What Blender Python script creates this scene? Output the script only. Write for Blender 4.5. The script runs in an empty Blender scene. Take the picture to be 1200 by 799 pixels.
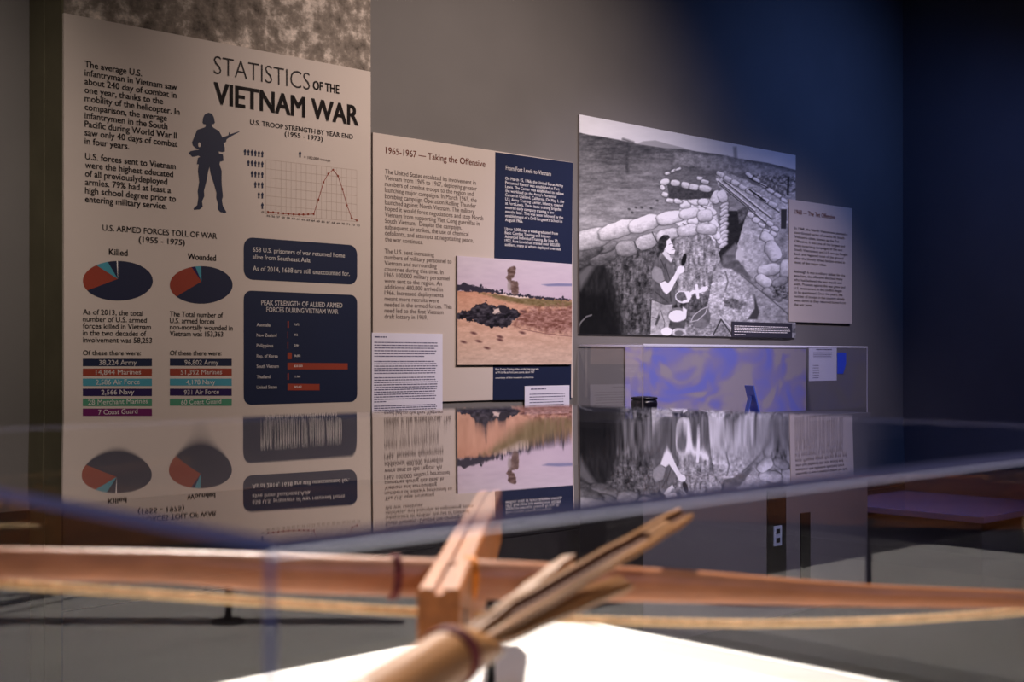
import bpy, bmesh, math, random
import numpy as np
from mathutils import Vector, Matrix

# ------------------------------------------------------------------ camera, world, lights
SC = bpy.context.scene
COL = SC.collection
F, CX, HY = 1520.0, 600.0, 420.0          # focal length and horizon in pixels of the 1200 x 799 frame
CAMZ = 1.30
TH = math.atan2(2190.0 - CX, F)           # the long wall runs 46 degrees off the view axis
DX, DY = math.sin(TH), math.cos(TH)       # along the wall
NX, NY = -DY, DX                          # into the wall
WALL_D, PILLAR_D = 4.20, 3.95

cam = bpy.data.cameras.new('camera')
cam.sensor_width = 36.0
cam.lens = F / 1200.0 * 36.0
cam.shift_y = (HY - 399.5) / 1200.0
cam.clip_start = 0.02
cam.dof.use_dof = True
cam.dof.focus_distance = 5.6
cam.dof.aperture_fstop = 7.6
camo = bpy.data.objects.new('camera', cam)
COL.objects.link(camo)
camo.location = (0, 0, CAMZ)
camo.rotation_euler = (math.radians(90), 0, 0)
SC.camera = camo

SC.view_settings.view_transform = 'Standard'
SC.view_settings.look = 'None'
SC.view_settings.exposure = 0.0
SC.view_settings.gamma = 1.0
SC.view_settings.use_curve_mapping = False
SC.cycles.transparent_max_bounces = 32
SC.cycles.sample_clamp_indirect = 4.0

world = bpy.data.worlds.new('world')
SC.world = world
world.use_nodes = True
wb = world.node_tree.nodes['Background']
wb.inputs[0].default_value = (0.55, 0.55, 0.75, 1)
wb.inputs[1].default_value = 0.035


def wall_point(s, out, z, D=WALL_D):
    """Point at run s along the long wall, standing out from it, at height z."""
    k = D - out
    return Vector((NX * k + DX * s, NY * k + DY * s, z))


def spot(name, loc, aim, power, color, angle, blend=0.6, radius=0.06):
    l = bpy.data.lights.new(name, 'SPOT')
    l.energy, l.color, l.spot_size, l.spot_blend = power, color, math.radians(angle), blend
    l.shadow_soft_size = radius
    o = bpy.data.objects.new(name, l)
    COL.objects.link(o)
    o.location = loc
    o.rotation_euler = (Vector(aim) - Vector(loc)).to_track_quat('-Z', 'Y').to_euler()
    return o


spot('warm_track_light', wall_point(3.7, 2.5, 3.3), wall_point(3.75, 0, 1.55), 258, (1.0, 0.82, 0.73), 88, 1.0, 0.12)
spot('far_left_track_light', wall_point(0.7, 2.2, 3.3), wall_point(0.9, 0, 1.75), 190, (1.0, 0.86, 0.76), 60, 1.0, 0.12)
spot('violet_track_light', wall_point(4.75, 2.2, 3.3), wall_point(4.85, 0, 0.85), 165, (0.90, 0.80, 1.0), 64, 0.8, 0.12)
spot('second_violet_track_light', wall_point(6.0, 2.2, 3.3), wall_point(5.95, 0, 0.75), 120, (0.96, 0.82, 1.0), 60, 0.8, 0.12)
spot('blue_track_light', wall_point(6.6, 1.7, 3.3), wall_point(6.3, 0, 1.8), 40, (0.15, 0.31, 1.0), 125, 1.0, 0.1)
spot('case_track_light', (-0.36, 2.8, 3.2), (0.0, 0.93, 1.05), 1000, (1.0, 0.92, 0.82), 25, 0.35, 0.03)
spot('case_second_light', (0.9, 0.9, 3.2), (0.0, 0.93, 1.05), 40, (1.0, 0.92, 0.82), 27, 0.35, 0.035)
spot('blue_aisle_light', (2.0, -1.3, 2.6), (0.1, 0.75, 1.2), 95, (0.72, 0.70, 1.0), 26, 0.5, 0.08)  # added unseen lamp behind the viewer, tints the near acrylic edges blue
spot('second_blue_aisle_light', (-2.2, -0.7, 2.3), (-0.15, 0.7, 1.2), 95, (0.60, 0.64, 1.0), 26, 0.5, 0.08)  # second added lamp, tints the edges from the left


# ------------------------------------------------------------------ helpers
def srgb(r, g, b):
    f = lambda c: (c / 12.92 if c <= 0.04045 else ((c + 0.055) / 1.055) ** 2.4)
    return (f(r / 255.0), f(g / 255.0), f(b / 255.0), 1.0)


def mat(name, rgb, rough=0.6, spec=0.3, noise=0.0, scale=8.0, stretch=(1, 1, 1), bump=0.0, metallic=0.0):
    m = bpy.data.materials.new(name)
    m.use_nodes = True
    nt = m.node_tree
    p = nt.nodes['Principled BSDF']
    p.inputs['Roughness'].default_value = rough
    p.inputs['Specular IOR Level'].default_value = spec
    p.inputs['Metallic'].default_value = metallic
    c = srgb(*rgb)
    p.inputs['Base Color'].default_value = c
    if noise or bump:
        tc = nt.nodes.new('ShaderNodeTexCoord')
        mp = nt.nodes.new('ShaderNodeMapping')
        mp.inputs['Scale'].default_value = stretch
        nz = nt.nodes.new('ShaderNodeTexNoise')
        nz.inputs['Scale'].default_value = scale
        nz.inputs['Detail'].default_value = 6
        nt.links.new(tc.outputs['Object'], mp.inputs['Vector'])
        nt.links.new(mp.outputs['Vector'], nz.inputs['Vector'])
        if noise:
            r = nt.nodes.new('ShaderNodeValToRGB')
            r.color_ramp.elements[0].position, r.color_ramp.elements[1].position = 0.3, 0.7
            r.color_ramp.elements[0].color = tuple(v * (1 - noise) for v in c[:3]) + (1,)
            r.color_ramp.elements[1].color = tuple(min(1, v * (1 + noise)) for v in c[:3]) + (1,)
            nt.links.new(nz.outputs['Fac'], r.inputs['Fac'])
            nt.links.new(r.outputs['Color'], p.inputs['Base Color'])
        if bump:
            b = nt.nodes.new('ShaderNodeBump')
            b.inputs['Strength'].default_value = bump
            b.inputs['Distance'].default_value = 0.01
            nt.links.new(nz.outputs['Fac'], b.inputs['Height'])
            nt.links.new(b.outputs['Normal'], p.inputs['Normal'])
    return m


M = {}
M['wall'] = mat('grey_wall_paint', (118, 114, 112), 0.75, 0.25, 0.05, 3)
M['wall_dark'] = mat('charcoal_wall_paint', (100, 100, 108), 0.75, 0.25, 0.05, 3)
M['wall_black'] = mat('near_black_wall_paint', (38, 38, 50), 0.8, 0.2, 0.05, 3)
M['dado'] = mat('charcoal_dado', (46, 43, 46), 0.6, 0.3, 0.06, 6)
M['floor'] = mat('dark_carpet', (58, 56, 58), 0.9, 0.2, 0.2, 60)
M['ceiling'] = mat('black_ceiling_paint', (30, 30, 32), 0.9, 0.1, 0.05, 5)
M['trim'] = mat('black_trim', (26, 26, 30), 0.5, 0.3, 0.1, 20)
M['beige'] = mat('beige_print_board', (208, 194, 185), 0.55, 0.25, 0.02, 4)
M['ink'] = mat('black_print_ink', (42, 33, 32), 0.6, 0.2, 0.05, 10)
M['grey_ink'] = mat('grey_print_ink', (98, 84, 79), 0.6, 0.2, 0.05, 10)
M['navy'] = mat('navy_print_ink', (36, 40, 66), 0.55, 0.25, 0.04, 6)
M['navy_field'] = mat('navy_print_field', (30, 38, 66), 0.55, 0.25, 0.04, 6)
M['red'] = mat('brick_red_print_ink', (150, 64, 48), 0.6, 0.2, 0.05, 8)
M['rust'] = mat('rust_print_ink', (140, 62, 40), 0.6, 0.2, 0.05, 8)
M['teal'] = mat('teal_print_ink', (74, 150, 168), 0.6, 0.2, 0.05, 8)
M['indigo'] = mat('indigo_print_ink', (44, 28, 78), 0.6, 0.2, 0.05, 8)
M['green'] = mat('green_print_ink', (78, 142, 112), 0.6, 0.2, 0.05, 8)
M['plum'] = mat('plum_print_ink', (108, 32, 92), 0.6, 0.2, 0.05, 8)
M['white_ink'] = mat('white_print_ink', (250, 244, 240), 0.6, 0.2, 0.03, 8)
M['grid_ink'] = mat('pale_grid_ink', (188, 168, 156), 0.6, 0.2, 0.03, 8)
M['paper'] = mat('white_paper', (228, 224, 240), 0.7, 0.2, 0.02, 8)
M['paper_ink'] = mat('paper_text_ink', (96, 92, 122), 0.7, 0.1, 0.05, 10)
M['photo_edge'] = mat('grey_foam_board', (150, 142, 146), 0.7, 0.2, 0.03, 8)
M['caption'] = mat('charcoal_caption_board', (58, 56, 66), 0.5, 0.3, 0.05, 8)
M['deck'] = mat('white_deck_laminate', (238, 234, 226), 0.5, 0.3, 0.015, 5)
M['base'] = mat('white_case_base', (214, 210, 204), 0.5, 0.3, 0.02, 5)
M['grey_base'] = mat('grey_case_base', (98, 96, 104), 0.6, 0.3, 0.03, 5)
M['black_metal'] = mat('black_metal', (24, 23, 25), 0.4, 0.4, 0.1, 40)
M['bow_wood'] = mat('polished_bow_wood', (174, 110, 70), 0.42, 0.4, 0.16, 6, (1, 14, 14), 0.1)
M['stock_wood'] = mat('pale_stock_wood', (164, 97, 44), 0.5, 0.35, 0.25, 9, (14, 1, 14), 0.2)
M['bamboo'] = mat('tan_bamboo', (144, 96, 50), 0.5, 0.35, 0.42, 7, (16, 16, 1), 0.2)
M['bamboo_inner'] = mat('dark_bamboo_pith', (88, 50, 28), 0.7, 0.2, 0.25, 9, (16, 16, 1), 0.2)
M['rope'] = mat('hemp_rope', (234, 200, 152), 0.85, 0.1, 0.2, 90)
M['lashing'] = mat('orange_lashing', (226, 134, 34), 0.6, 0.3, 0.2, 120)
M['cord'] = mat('maroon_cord', (112, 52, 48), 0.7, 0.2, 0.2, 120)
M['cup'] = mat('dark_enamel', (20, 18, 30), 0.25, 0.5, 0.1, 20)
M['blue_plastic'] = mat('blue_plastic', (84, 110, 205), 0.25, 0.5, 0.05, 20)
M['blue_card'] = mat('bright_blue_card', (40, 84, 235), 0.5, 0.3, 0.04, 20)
M['plinth'] = mat('glossy_grey_plinth', (120, 116, 170), 0.18, 0.6, 0.05, 5)
M['outlet'] = mat('pale_outlet_plastic', (150, 160, 190), 0.4, 0.4, 0.03, 20)


def concrete():
    m = mat('raw_concrete', (150, 138, 124), 0.85, 0.2, 0.0, 1)
    nt = m.node_tree
    p = nt.nodes['Principled BSDF']
    tc = nt.nodes.new('ShaderNodeTexCoord')
    def nz(scale, stretch, detail):
        mp = nt.nodes.new('ShaderNodeMapping'); mp.inputs['Scale'].default_value = stretch
        n = nt.nodes.new('ShaderNodeTexNoise'); n.inputs['Scale'].default_value = scale; n.inputs['Detail'].default_value = detail
        n.inputs['Roughness'].default_value = 0.65
        nt.links.new(tc.outputs['Object'], mp.inputs['Vector']); nt.links.new(mp.outputs['Vector'], n.inputs['Vector'])
        return n
    a, b = nz(9, (2.4, 2.4, 0.45), 10), nz(3.5, (1, 1, .8), 8)
    mx = nt.nodes.new('ShaderNodeMath'); mx.operation = 'ADD'
    h = nt.nodes.new('ShaderNodeMath'); h.operation = 'MULTIPLY'; h.inputs[1].default_value = 0.5
    nt.links.new(a.outputs['Fac'], mx.inputs[0]); nt.links.new(b.outputs['Fac'], mx.inputs[1]); nt.links.new(mx.outputs[0], h.inputs[0])
    r = nt.nodes.new('ShaderNodeValToRGB')
    e = r.color_ramp.elements
    e[0].position, e[0].color = 0.36, srgb(80, 72, 66)
    e[1].position, e[1].color = 0.62, srgb(250, 234, 222)
    k = e.new(0.5); k.color = srgb(150, 138, 128)
    nt.links.new(h.outputs[0], r.inputs['Fac']); nt.links.new(r.outputs['Color'], p.inputs['Base Color'])
    bp = nt.nodes.new('ShaderNodeBump'); bp.inputs['Strength'].default_value = 0.5; bp.inputs['Distance'].default_value = 0.01
    nt.links.new(h.outputs[0], bp.inputs['Height']); nt.links.new(bp.outputs['Normal'], p.inputs['Normal'])
    return m


M['concrete'] = concrete()
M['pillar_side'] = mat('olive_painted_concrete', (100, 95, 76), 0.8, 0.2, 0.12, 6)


def acrylic(name, shiny, tint=(0.965, 0.97, 0.985)):
    """Clear acrylic sheet: the outer face carries the reflection of both faces (Schlick), the rest lets light through."""
    m = bpy.data.materials.new(name)
    m.use_nodes = True
    nt = m.node_tree
    nt.nodes.clear()
    out = nt.nodes.new('ShaderNodeOutputMaterial')
    tr = nt.nodes.new('ShaderNodeBsdfTransparent')
    tr.inputs[0].default_value = tint + (1,)
    if not shiny:
        nt.links.new(tr.outputs[0], out.inputs[0])
        return m
    gl = nt.nodes.new('ShaderNodeBsdfGlossy')
    gl.inputs['Roughness'].default_value = 0.0
    gl.inputs['Color'].default_value = (0.97, 0.97, 1.0, 1)
    lw = nt.nodes.new('ShaderNodeLayerWeight')
    lw.inputs['Blend'].default_value = 0.5
    def math_(op, a, b):
        n = nt.nodes.new('ShaderNodeMath'); n.operation = op
        for i, v in enumerate((a, b)):
            if isinstance(v, (int, float)): n.inputs[i].default_value = v
            else: nt.links.new(v, n.inputs[i])
        return n.outputs[0]
    p5 = math_('POWER', lw.outputs['Facing'], 5.0)
    R = math_('ADD', math_('MULTIPLY', p5, 0.961), 0.039)
    R2 = math_('DIVIDE', math_('MULTIPLY', R, 2.0), math_('ADD', R, 1.0))
    mix = nt.nodes.new('ShaderNodeMixShader')
    nt.links.new(R2, mix.inputs[0])
    nt.links.new(tr.outputs[0], mix.inputs[1])
    nt.links.new(gl.outputs[0], mix.inputs[2])
    nt.links.new(mix.outputs[0], out.inputs[0])
    return m


def acrylic_edge(name, rgb, clear):
    m = bpy.data.materials.new(name)
    m.use_nodes = True
    nt = m.node_tree
    p = nt.nodes['Principled BSDF']
    p.inputs['Base Color'].default_value = srgb(*rgb)
    p.inputs['Roughness'].default_value = 0.5
    p.inputs['Specular IOR Level'].default_value = 0.4
    tr = nt.nodes.new('ShaderNodeBsdfTransparent')
    tr.inputs[0].default_value = (0.7, 0.74, 0.88, 1)
    mix = nt.nodes.new('ShaderNodeMixShader')
    mix.inputs[0].default_value = clear
    out = nt.nodes['Material Output']
    nt.links.new(p.outputs[0], mix.inputs[1])
    nt.links.new(tr.outputs[0], mix.inputs[2])
    nt.links.new(mix.outputs[0], out.inputs[0])
    return m


M['acrylic'] = acrylic('clear_acrylic', True)
M['acrylic_in'] = acrylic('clear_acrylic_inner_face', False, (0.985, 0.985, 0.99))
M['acrylic_edge'] = acrylic_edge('acrylic_sawn_edge', (134, 134, 166), 0.35)
M['bright_edge'] = acrylic_edge('acrylic_polished_edge', (228, 226, 245), 0.12)


def paint_mat(name, rough=0.5):
    m = bpy.data.materials.new(name)
    m.use_nodes = True
    nt = m.node_tree
    p = nt.nodes['Principled BSDF']
    p.inputs['Roughness'].default_value = rough
    p.inputs['Specular IOR Level'].default_value = 0.25
    a = nt.nodes.new('ShaderNodeAttribute')
    a.attribute_name = 'print'
    nt.links.new(a.outputs['Color'], p.inputs['Base Color'])
    return m


M['print'] = paint_mat('photographic_print')


def link(name, me, parent=None, matrix=None):
    o = bpy.data.objects.new(name, me)
    COL.objects.link(o)
    if parent is not None:
        o.parent = parent
    if matrix is not None:
        o.matrix_basis = matrix
    return o


def tag(o, label=None, cat=None, group=None, kind=None):
    for k, v in (('label', label), ('category', cat), ('group', group), ('kind', kind)):
        if v: o[k] = v
    return o


def empty(name, loc, label, cat, group=None, rot=None):
    o = bpy.data.objects.new(name, None)
    COL.objects.link(o)
    o.empty_display_size = 0.05
    o.location = loc
    if rot: o.rotation_euler = rot
    return tag(o, label, cat, group)


def mesh(name, verts, faces, mats, parent=None, matrix=None, fm=None, smooth=False):
    me = bpy.data.meshes.new(name)
    me.from_pydata([tuple(v) for v in verts], [], faces)
    for m in (mats if isinstance(mats, (list, tuple)) else [mats]):
        me.materials.append(m)
    if fm: me.polygons.foreach_set('material_index', fm)
    if smooth: me.polygons.foreach_set('use_smooth', [True] * len(me.polygons))
    me.update()
    return link(name, me, parent, matrix)


def from_bm(name, bm, mats, parent=None, matrix=None, smooth=False):
    me = bpy.data.meshes.new(name)
    bmesh.ops.recalc_face_normals(bm, faces=bm.faces)
    bm.to_mesh(me); bm.free()
    for m in (mats if isinstance(mats, (list, tuple)) else [mats]):
        me.materials.append(m)
    if smooth: me.polygons.foreach_set('use_smooth', [True] * len(me.polygons))
    return link(name, me, parent, matrix)


def bx(bm, lo, hi, bevel=0.0, mtx=None):
    t = bmesh.new()
    bmesh.ops.create_cube(t, size=1.0)
    lo, hi = Vector(lo), Vector(hi)
    for v in t.verts:
        v.co = Vector([lo[i] + (v.co[i] + 0.5) * (hi[i] - lo[i]) for i in range(3)])
    if bevel:
        bmesh.ops.bevel(t, geom=list(t.edges), offset=bevel, segments=2, affect='EDGES', profile=0.7)
    if mtx is not None: bmesh.ops.transform(t, matrix=mtx, verts=t.verts)
    tmp = bpy.data.meshes.new('tmp'); t.to_mesh(tmp); t.free()
    bm.from_mesh(tmp); bpy.data.meshes.remove(tmp)


def box_obj(name, lo, hi, m, parent=None, matrix=None, bevel=0.0):
    bm = bmesh.new(); bx(bm, lo, hi, bevel)
    return from_bm(name, bm, m, parent, matrix)


def frames_along(pts):
    pts = [Vector(p) for p in pts]
    out, up = [], Vector((0, 0, 1))
    for i, p in enumerate(pts):
        t = (pts[min(i + 1, len(pts) - 1)] - pts[max(i - 1, 0)]).normalized()
        u = up if abs(t.dot(up)) < 0.9 else Vector((0, 1, 0))
        a = t.cross(u).normalized()
        b = a.cross(t).normalized()
        out.append((p, t, a, b))
    return out


def sweep(bm, pts, radii, n=16, section=None, cap=True):
    """Tube through pts; radii is a number, (ra, rb) or a list of either; section: optional list of (a, b) unit profile points."""
    fr = frames_along(pts)
    rings = []
    for i, (p, t, a, b) in enumerate(fr):
        r = radii[i] if isinstance(radii, list) else radii
        ra, rb = r if isinstance(r, tuple) else (r, r)
        prof = section or [(math.cos(2 * math.pi * k / n), math.sin(2 * math.pi * k / n)) for k in range(n)]
        rings.append([bm.verts.new(p + a * (x * ra) + b * (y * rb)) for x, y in prof])
    m = len(rings[0])
    for r0, r1 in zip(rings, rings[1:]):
        for k in range(m):
            bm.faces.new((r0[k], r0[(k + 1) % m], r1[(k + 1) % m], r1[k]))
    if cap:
        bm.faces.new(rings[0]); bm.faces.new(rings[-1][::-1])
    return rings


# ------------------------------------------------------------------ wall planes and print helpers
class Plane:
    """A vertical plane parallel to the long wall at distance D from the camera's axis point."""
    def __init__(self, D):
        self.D = D
        self.rot = Matrix(((DX, 0, -NX), (DY, 0, -NY), (0, 1, 0))).to_4x4()

    def sz(self, x, y):
        u = (x - CX) / F
        t = self.D / (u * NX + NY)
        return t * (u * DX + DY), CAMZ + (HY - y) / F * t

    def matrix(self, s, z):
        m = self.rot.copy()
        m.translation = (NX * self.D + DX * s, NY * self.D + DY * s, z)
        return m

    def px(self, s, z):
        X, Y = NX * self.D + DX * s, NY * self.D + DY * s
        return CX + F * X / Y, HY - F * (z - CAMZ) / Y


class Board:
    """A board on a wall plane: front face at local z = 0, local x along the wall, local y up."""
    def __init__(self, name, plane, xl, xr, yt, yb, thick, m, label, cat, group=None, radius=0.0):
        self.pl = plane
        self.s0, zt = plane.sz(xl, yt)
        self.s1, _ = plane.sz(xr, yt)
        self.z0 = plane.sz(xl, yb)[1]
        self.w, self.h = self.s1 - self.s0, zt - self.z0
        bm = bmesh.new()
        bx(bm, (0, 0, -thick), (self.w, self.h, 0), min(0.0015, thick * 0.2))
        self.o = from_bm(name, bm, m, None, plane.matrix(self.s0, self.z0))
        tag(self.o, label, cat, group)

    def loc(self, x, y):
        s, z = self.pl.sz(x, y)
        return s - self.s0, z - self.z0

    def poly(self, name, pts, m, lift=0.0006, parent=None):
        v = [self.loc(*p) + (lift,) for p in pts]
        bm = bmesh.new()
        vs = [bm.verts.new(p) for p in v]
        f = bm.faces.new(vs)
        if f.normal.z < 0 or True:
            f.normal_update()
            if f.normal.z < 0: f.normal_flip()
        bmesh.ops.triangulate(bm, faces=bm.faces[:])
        me = bpy.data.meshes.new(name); bm.to_mesh(me); bm.free(); me.materials.append(m)
        return link(name, me, parent or self.o)

    def polys(self, name, plist, mlist, lift=0.0006, parent=None):
        bm = bmesh.new()
        for k, pts in enumerate(plist):
            vs = [bm.verts.new(self.loc(*p) + (lift,)) for p in pts]
            f = bm.faces.new(vs); f.normal_update()
            if f.normal.z < 0: f.normal_flip()
            f.material_index = k if len(mlist) > 1 else 0
        bmesh.ops.triangulate(bm, faces=bm.faces[:])
        me = bpy.data.meshes.new(name); bm.to_mesh(me); bm.free()
        for m in mlist: me.materials.append(m)
        return link(name, me, parent or self.o)

    def rounded(self, name, x0, x1, yt, yb, rad, m, lift=0.0006):
        a, b = self.loc(x0, yb), self.loc(x1, yt)
        b = (b[0], self.loc(x0, yt)[1])
        pts = []
        for cx_, cy_, st in ((b[0] - rad, b[1] - rad, 0), (a[0] + rad, b[1] - rad, 90), (a[0] + rad, a[1] + rad, 180), (b[0] - rad, a[1] + rad, 270)):
            for k in range(7):
                q = math.radians(st + 15 * k)
                pts.append((cx_ + rad * math.cos(q), cy_ + rad * math.sin(q), lift))
        return mesh(name, pts, [list(range(len(pts)))], m, self.o)

    def line(self, pts, width):
        """Quads for a polyline given in pixels; width in metres; returns local quads."""
        q = []
        P = [self.loc(*p) for p in pts]
        for (x0, y0), (x1, y1) in zip(P, P[1:]):
            L = math.hypot(x1 - x0, y1 - y0) or 1
            nx, ny = -(y1 - y0) / L * width / 2, (x1 - x0) / L * width / 2
            q.append([(x0 + nx, y0 + ny), (x0 - nx, y0 - ny), (x1 - nx, y1 - ny), (x1 + nx, y1 + ny)])
        return q

    def quads(self, name, qs, m, lift=0.0006, parent=None):
        v, f = [], []
        for q in qs:
            n = len(v)
            A = sum(q[i][0] * q[(i + 1) % 4][1] - q[(i + 1) % 4][0] * q[i][1] for i in range(4))
            q = q if A > 0 else q[::-1]
            v += [p + (lift,) for p in q]; f.append((n, n + 1, n + 2, n + 3))
        return mesh(name, v, f, m, parent or self.o)

    def text(self, name, lines, m, bold=0.0, lift=0.0012, parent=None, label=None):
        """lines: (string, x_left, y_baseline, x_right or None, cap height in px)."""
        vv, ff = [], []
        for s, x0, y0, x1, cap in lines:
            lx, ly = self.loc(x0, y0)
            ch = self.loc(x0, y0 - cap)[1] - ly
            v, f = glyphs(s, bold)
            if not v: continue
            w = max(p[0] for p in v)
            sy = ch / CAP
            sx = sy if x1 is None else (self.loc(x1, y0)[0] - lx) / w
            n = len(vv)
            vv += [(lx + p[0] * sx, ly + p[1] * sy, lift) for p in v]
            ff += [tuple(i + n for i in q) for q in f]
        o = mesh(name, vv, ff, m, parent or self.o)
        if label: o['label'] = label
        return o

    def para(self, strings, x0, ya, yb, ref, xref, cap):
        """Lines of one paragraph: first and last baselines at the left edge, width fixed by line number ref ending at xref."""
        n = len(strings)
        lx = self.loc(x0, ya)[0]
        g = glyphs(strings[ref], 0)[0]
        ys = [ya + (yb - ya) * k / max(1, n - 1) for k in range(n)]
        k = (self.loc(xref, ys[ref])[0] - lx) / max(p[0] for p in g)
        out = []
        for s, y in zip(strings, ys):
            gg = glyphs(s, 0)[0]
            wl = lx + k * max(p[0] for p in gg)
            xr = self.pl.px(self.s0 + wl, self.z0)[0]
            out.append((s, x0, y, xr, cap))
        return out


_cache = {}


def glyphs(s, bold):
    key = (s, bold)
    if key not in _cache:
        c = bpy.data.curves.new('tmp_text', 'FONT')
        c.body = s; c.size = 1.0; c.resolution_u = 3; c.offset = min(bold, 0.0)
        o = bpy.data.objects.new('tmp_text', c)
        COL.objects.link(o)
        dg = bpy.context.evaluated_depsgraph_get()
        me = bpy.data.meshes.new_from_object(o.evaluated_get(dg))
        v = [tuple(p.co) for p in me.vertices]; f = [tuple(q.vertices) for q in me.polygons]
        if v and bold > 0.0:
            n_, e_ = len(v), bold
            v0, f0_ = v, f
            v, f = [], []
            for dx, dy in ((-e_, -e_ * .6), (e_, -e_ * .6), (-e_, e_ * .6), (e_, e_ * .6)):
                f += [tuple(i + len(v) for i in q) for q in f0_]
                v += [(p[0] + dx, p[1] + dy, 0) for p in v0]
        if v:
            mn = min(p[0] for p in v); v = [(p[0] - mn, p[1], 0) for p in v]
        bpy.data.objects.remove(o); bpy.data.curves.remove(c); bpy.data.meshes.remove(me)
        _cache[key] = (v, f)
    return _cache[key]


CAP = max(p[1] for p in glyphs('H', 0)[0])


# ------------------------------------------------------------------ the room
PW, PP = Plane(WALL_D), Plane(PILLAR_D)
S_L, S_R = -5.0, PW.sz(1058, 400)[0]
OUT_B, CEIL = 9.5, 4.3
RM = Plane(WALL_D).matrix(0, 0)            # local x along wall, y up, z out from the wall


def room(name, lo, hi, m, bevel=0.0):
    return tag(box_obj(name, lo, hi, m, None, RM, bevel), kind='structure')


room('wall_back', (S_L - .2, -.1, -.2), (S_R + .2, CEIL + .1, 0), M['wall'])
room('wall_right', (S_R, -.1, 0), (S_R + .2, CEIL + .1, OUT_B), M['wall_dark'])
room('wall_left', (S_L - .2, -.1, 0), (S_L, CEIL + .1, OUT_B), M['wall_black'])
room('wall_front', (S_L - .2, -.1, OUT_B), (S_R + .2, CEIL + .1, OUT_B + .2), M['wall_black'])
room('floor', (S_L - .2, -.1, -.2), (S_R + .2, 0, OUT_B + .2), M['floor'])
room('ceiling', (S_L - .2, CEIL, -.2), (S_R + .2, CEIL + .1, OUT_B + .2), M['ceiling'])
room('baseboard_back', (S_L, 0, 0), (S_R, 0.11, 0.012), M['trim'], 0.002)
room('baseboard_right', (S_R - 0.012, 0, 0.012), (S_R, 0.11, OUT_B), M['trim'], 0.002)

# raw concrete pillar standing out of the wall; its side is painted and has an upright groove
ps0, ps1 = PP.sz(75, 300)[0], PP.sz(435, 300)[0]
pd = WALL_D - PILLAR_D
bm = bmesh.new()
bx(bm, (ps0, 0, 0), (ps1, CEIL, pd - 0.002), 0.004)
pillar = from_bm('concrete_pillar', bm, M['concrete'], None, RM)
tag(pillar, kind='structure')
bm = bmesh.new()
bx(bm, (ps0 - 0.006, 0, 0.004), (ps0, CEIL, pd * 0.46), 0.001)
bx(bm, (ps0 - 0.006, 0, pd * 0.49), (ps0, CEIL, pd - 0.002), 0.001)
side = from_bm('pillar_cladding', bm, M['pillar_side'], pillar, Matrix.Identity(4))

# dark dado along the foot of the wall and round the pillar
bm = bmesh.new()
for a_, b__ in ((S_L, ps0 - 0.008), (ps1, S_R)):
    bx(bm, (a_, 0.11, 0), (b__, 0.50, 0.014), 0.002); bx(bm, (a_, 0.504, 0), (b__, 0.80, 0.014), 0.002)
tag(from_bm('trim_1', bm, M['dado'], None, RM), kind='structure')
bm = bmesh.new()
bx(bm, (ps0 - 0.008, 0, pd - 0.002), (ps1, 0.50, pd + 0.012), 0.002); bx(bm, (ps0 - 0.008, 0.504, pd - 0.002), (ps1, 0.838, pd + 0.012), 0.002)
tag(from_bm('trim_2', bm, M['dado'], None, RM), kind='structure')

# ------------------------------------------------------------------ statistics panel
P0 = Plane(PILLAR_D - 0.012)
B = Board('statistics_panel', P0, 75, 434.5, 15, 590, 0.0115, M['beige'],
          'tall beige printed panel of war statistics with pie charts on the concrete pillar', 'information panel')
B.text('title_text', [('STATISTICS', 250.5, 86.5, 363, 21.5)], M['ink'], -0.012)
B.text('title_text', [('OF THE', 366.5, 104.5, 397.5, 10), ('VIETNAM WAR', 250.5, 121, 420, 24.5)], M['ink'], 0.03)
b1 = B.para(['The average U.S.', 'infantryman in Vietnam saw', 'about 240 day of combat in', 'one year, thanks to the', 'mobility of the helicopter. In',
             'comparison, the average', 'infantrymen in the South', 'Pacific during World War II', 'saw only 40 days of combat', 'in four years.'],
            99, 78.5, 168.5, 1, 207.5, 7.4)
b2 = B.para(['U.S. forces sent to Vietnam', 'were the highest educated', 'of all previouslydeployed', 'armies. 79% had at least a', 'high school degree prior to', 'entering military service.'],
            99.5, 186.5, 236.5, 4, 206, 7.4)
B.text('body_text', b1, M['ink'], 0.016)
B.text('body_text', b2, M['ink'], 0.016)
B.text('chart_heading_text', [('U.S. TROOP STRENGTH BY YEAR END', 293, 145.6, 413.5, 5.6), ('(1955 - 1973)', 333.5, 159.2, 378, 5.4)], M['ink'], 0.012)
B.text('toll_heading_text', [('U.S. ARMED FORCES TOLL OF WAR', 120, 270, 254, 6.8), ('(1955 - 1975)', 162.5, 283.6, 216.5, 6.6)], M['ink'], 0.012)
B.text('killed_text', [('Killed', 127.5, 298.5, 149.5, 7.2)], M['ink'], 0.016)
B.text('wounded_text', [('Wounded', 220, 303.7, 253, 7.0)], M['ink'], 0.016)
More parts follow.
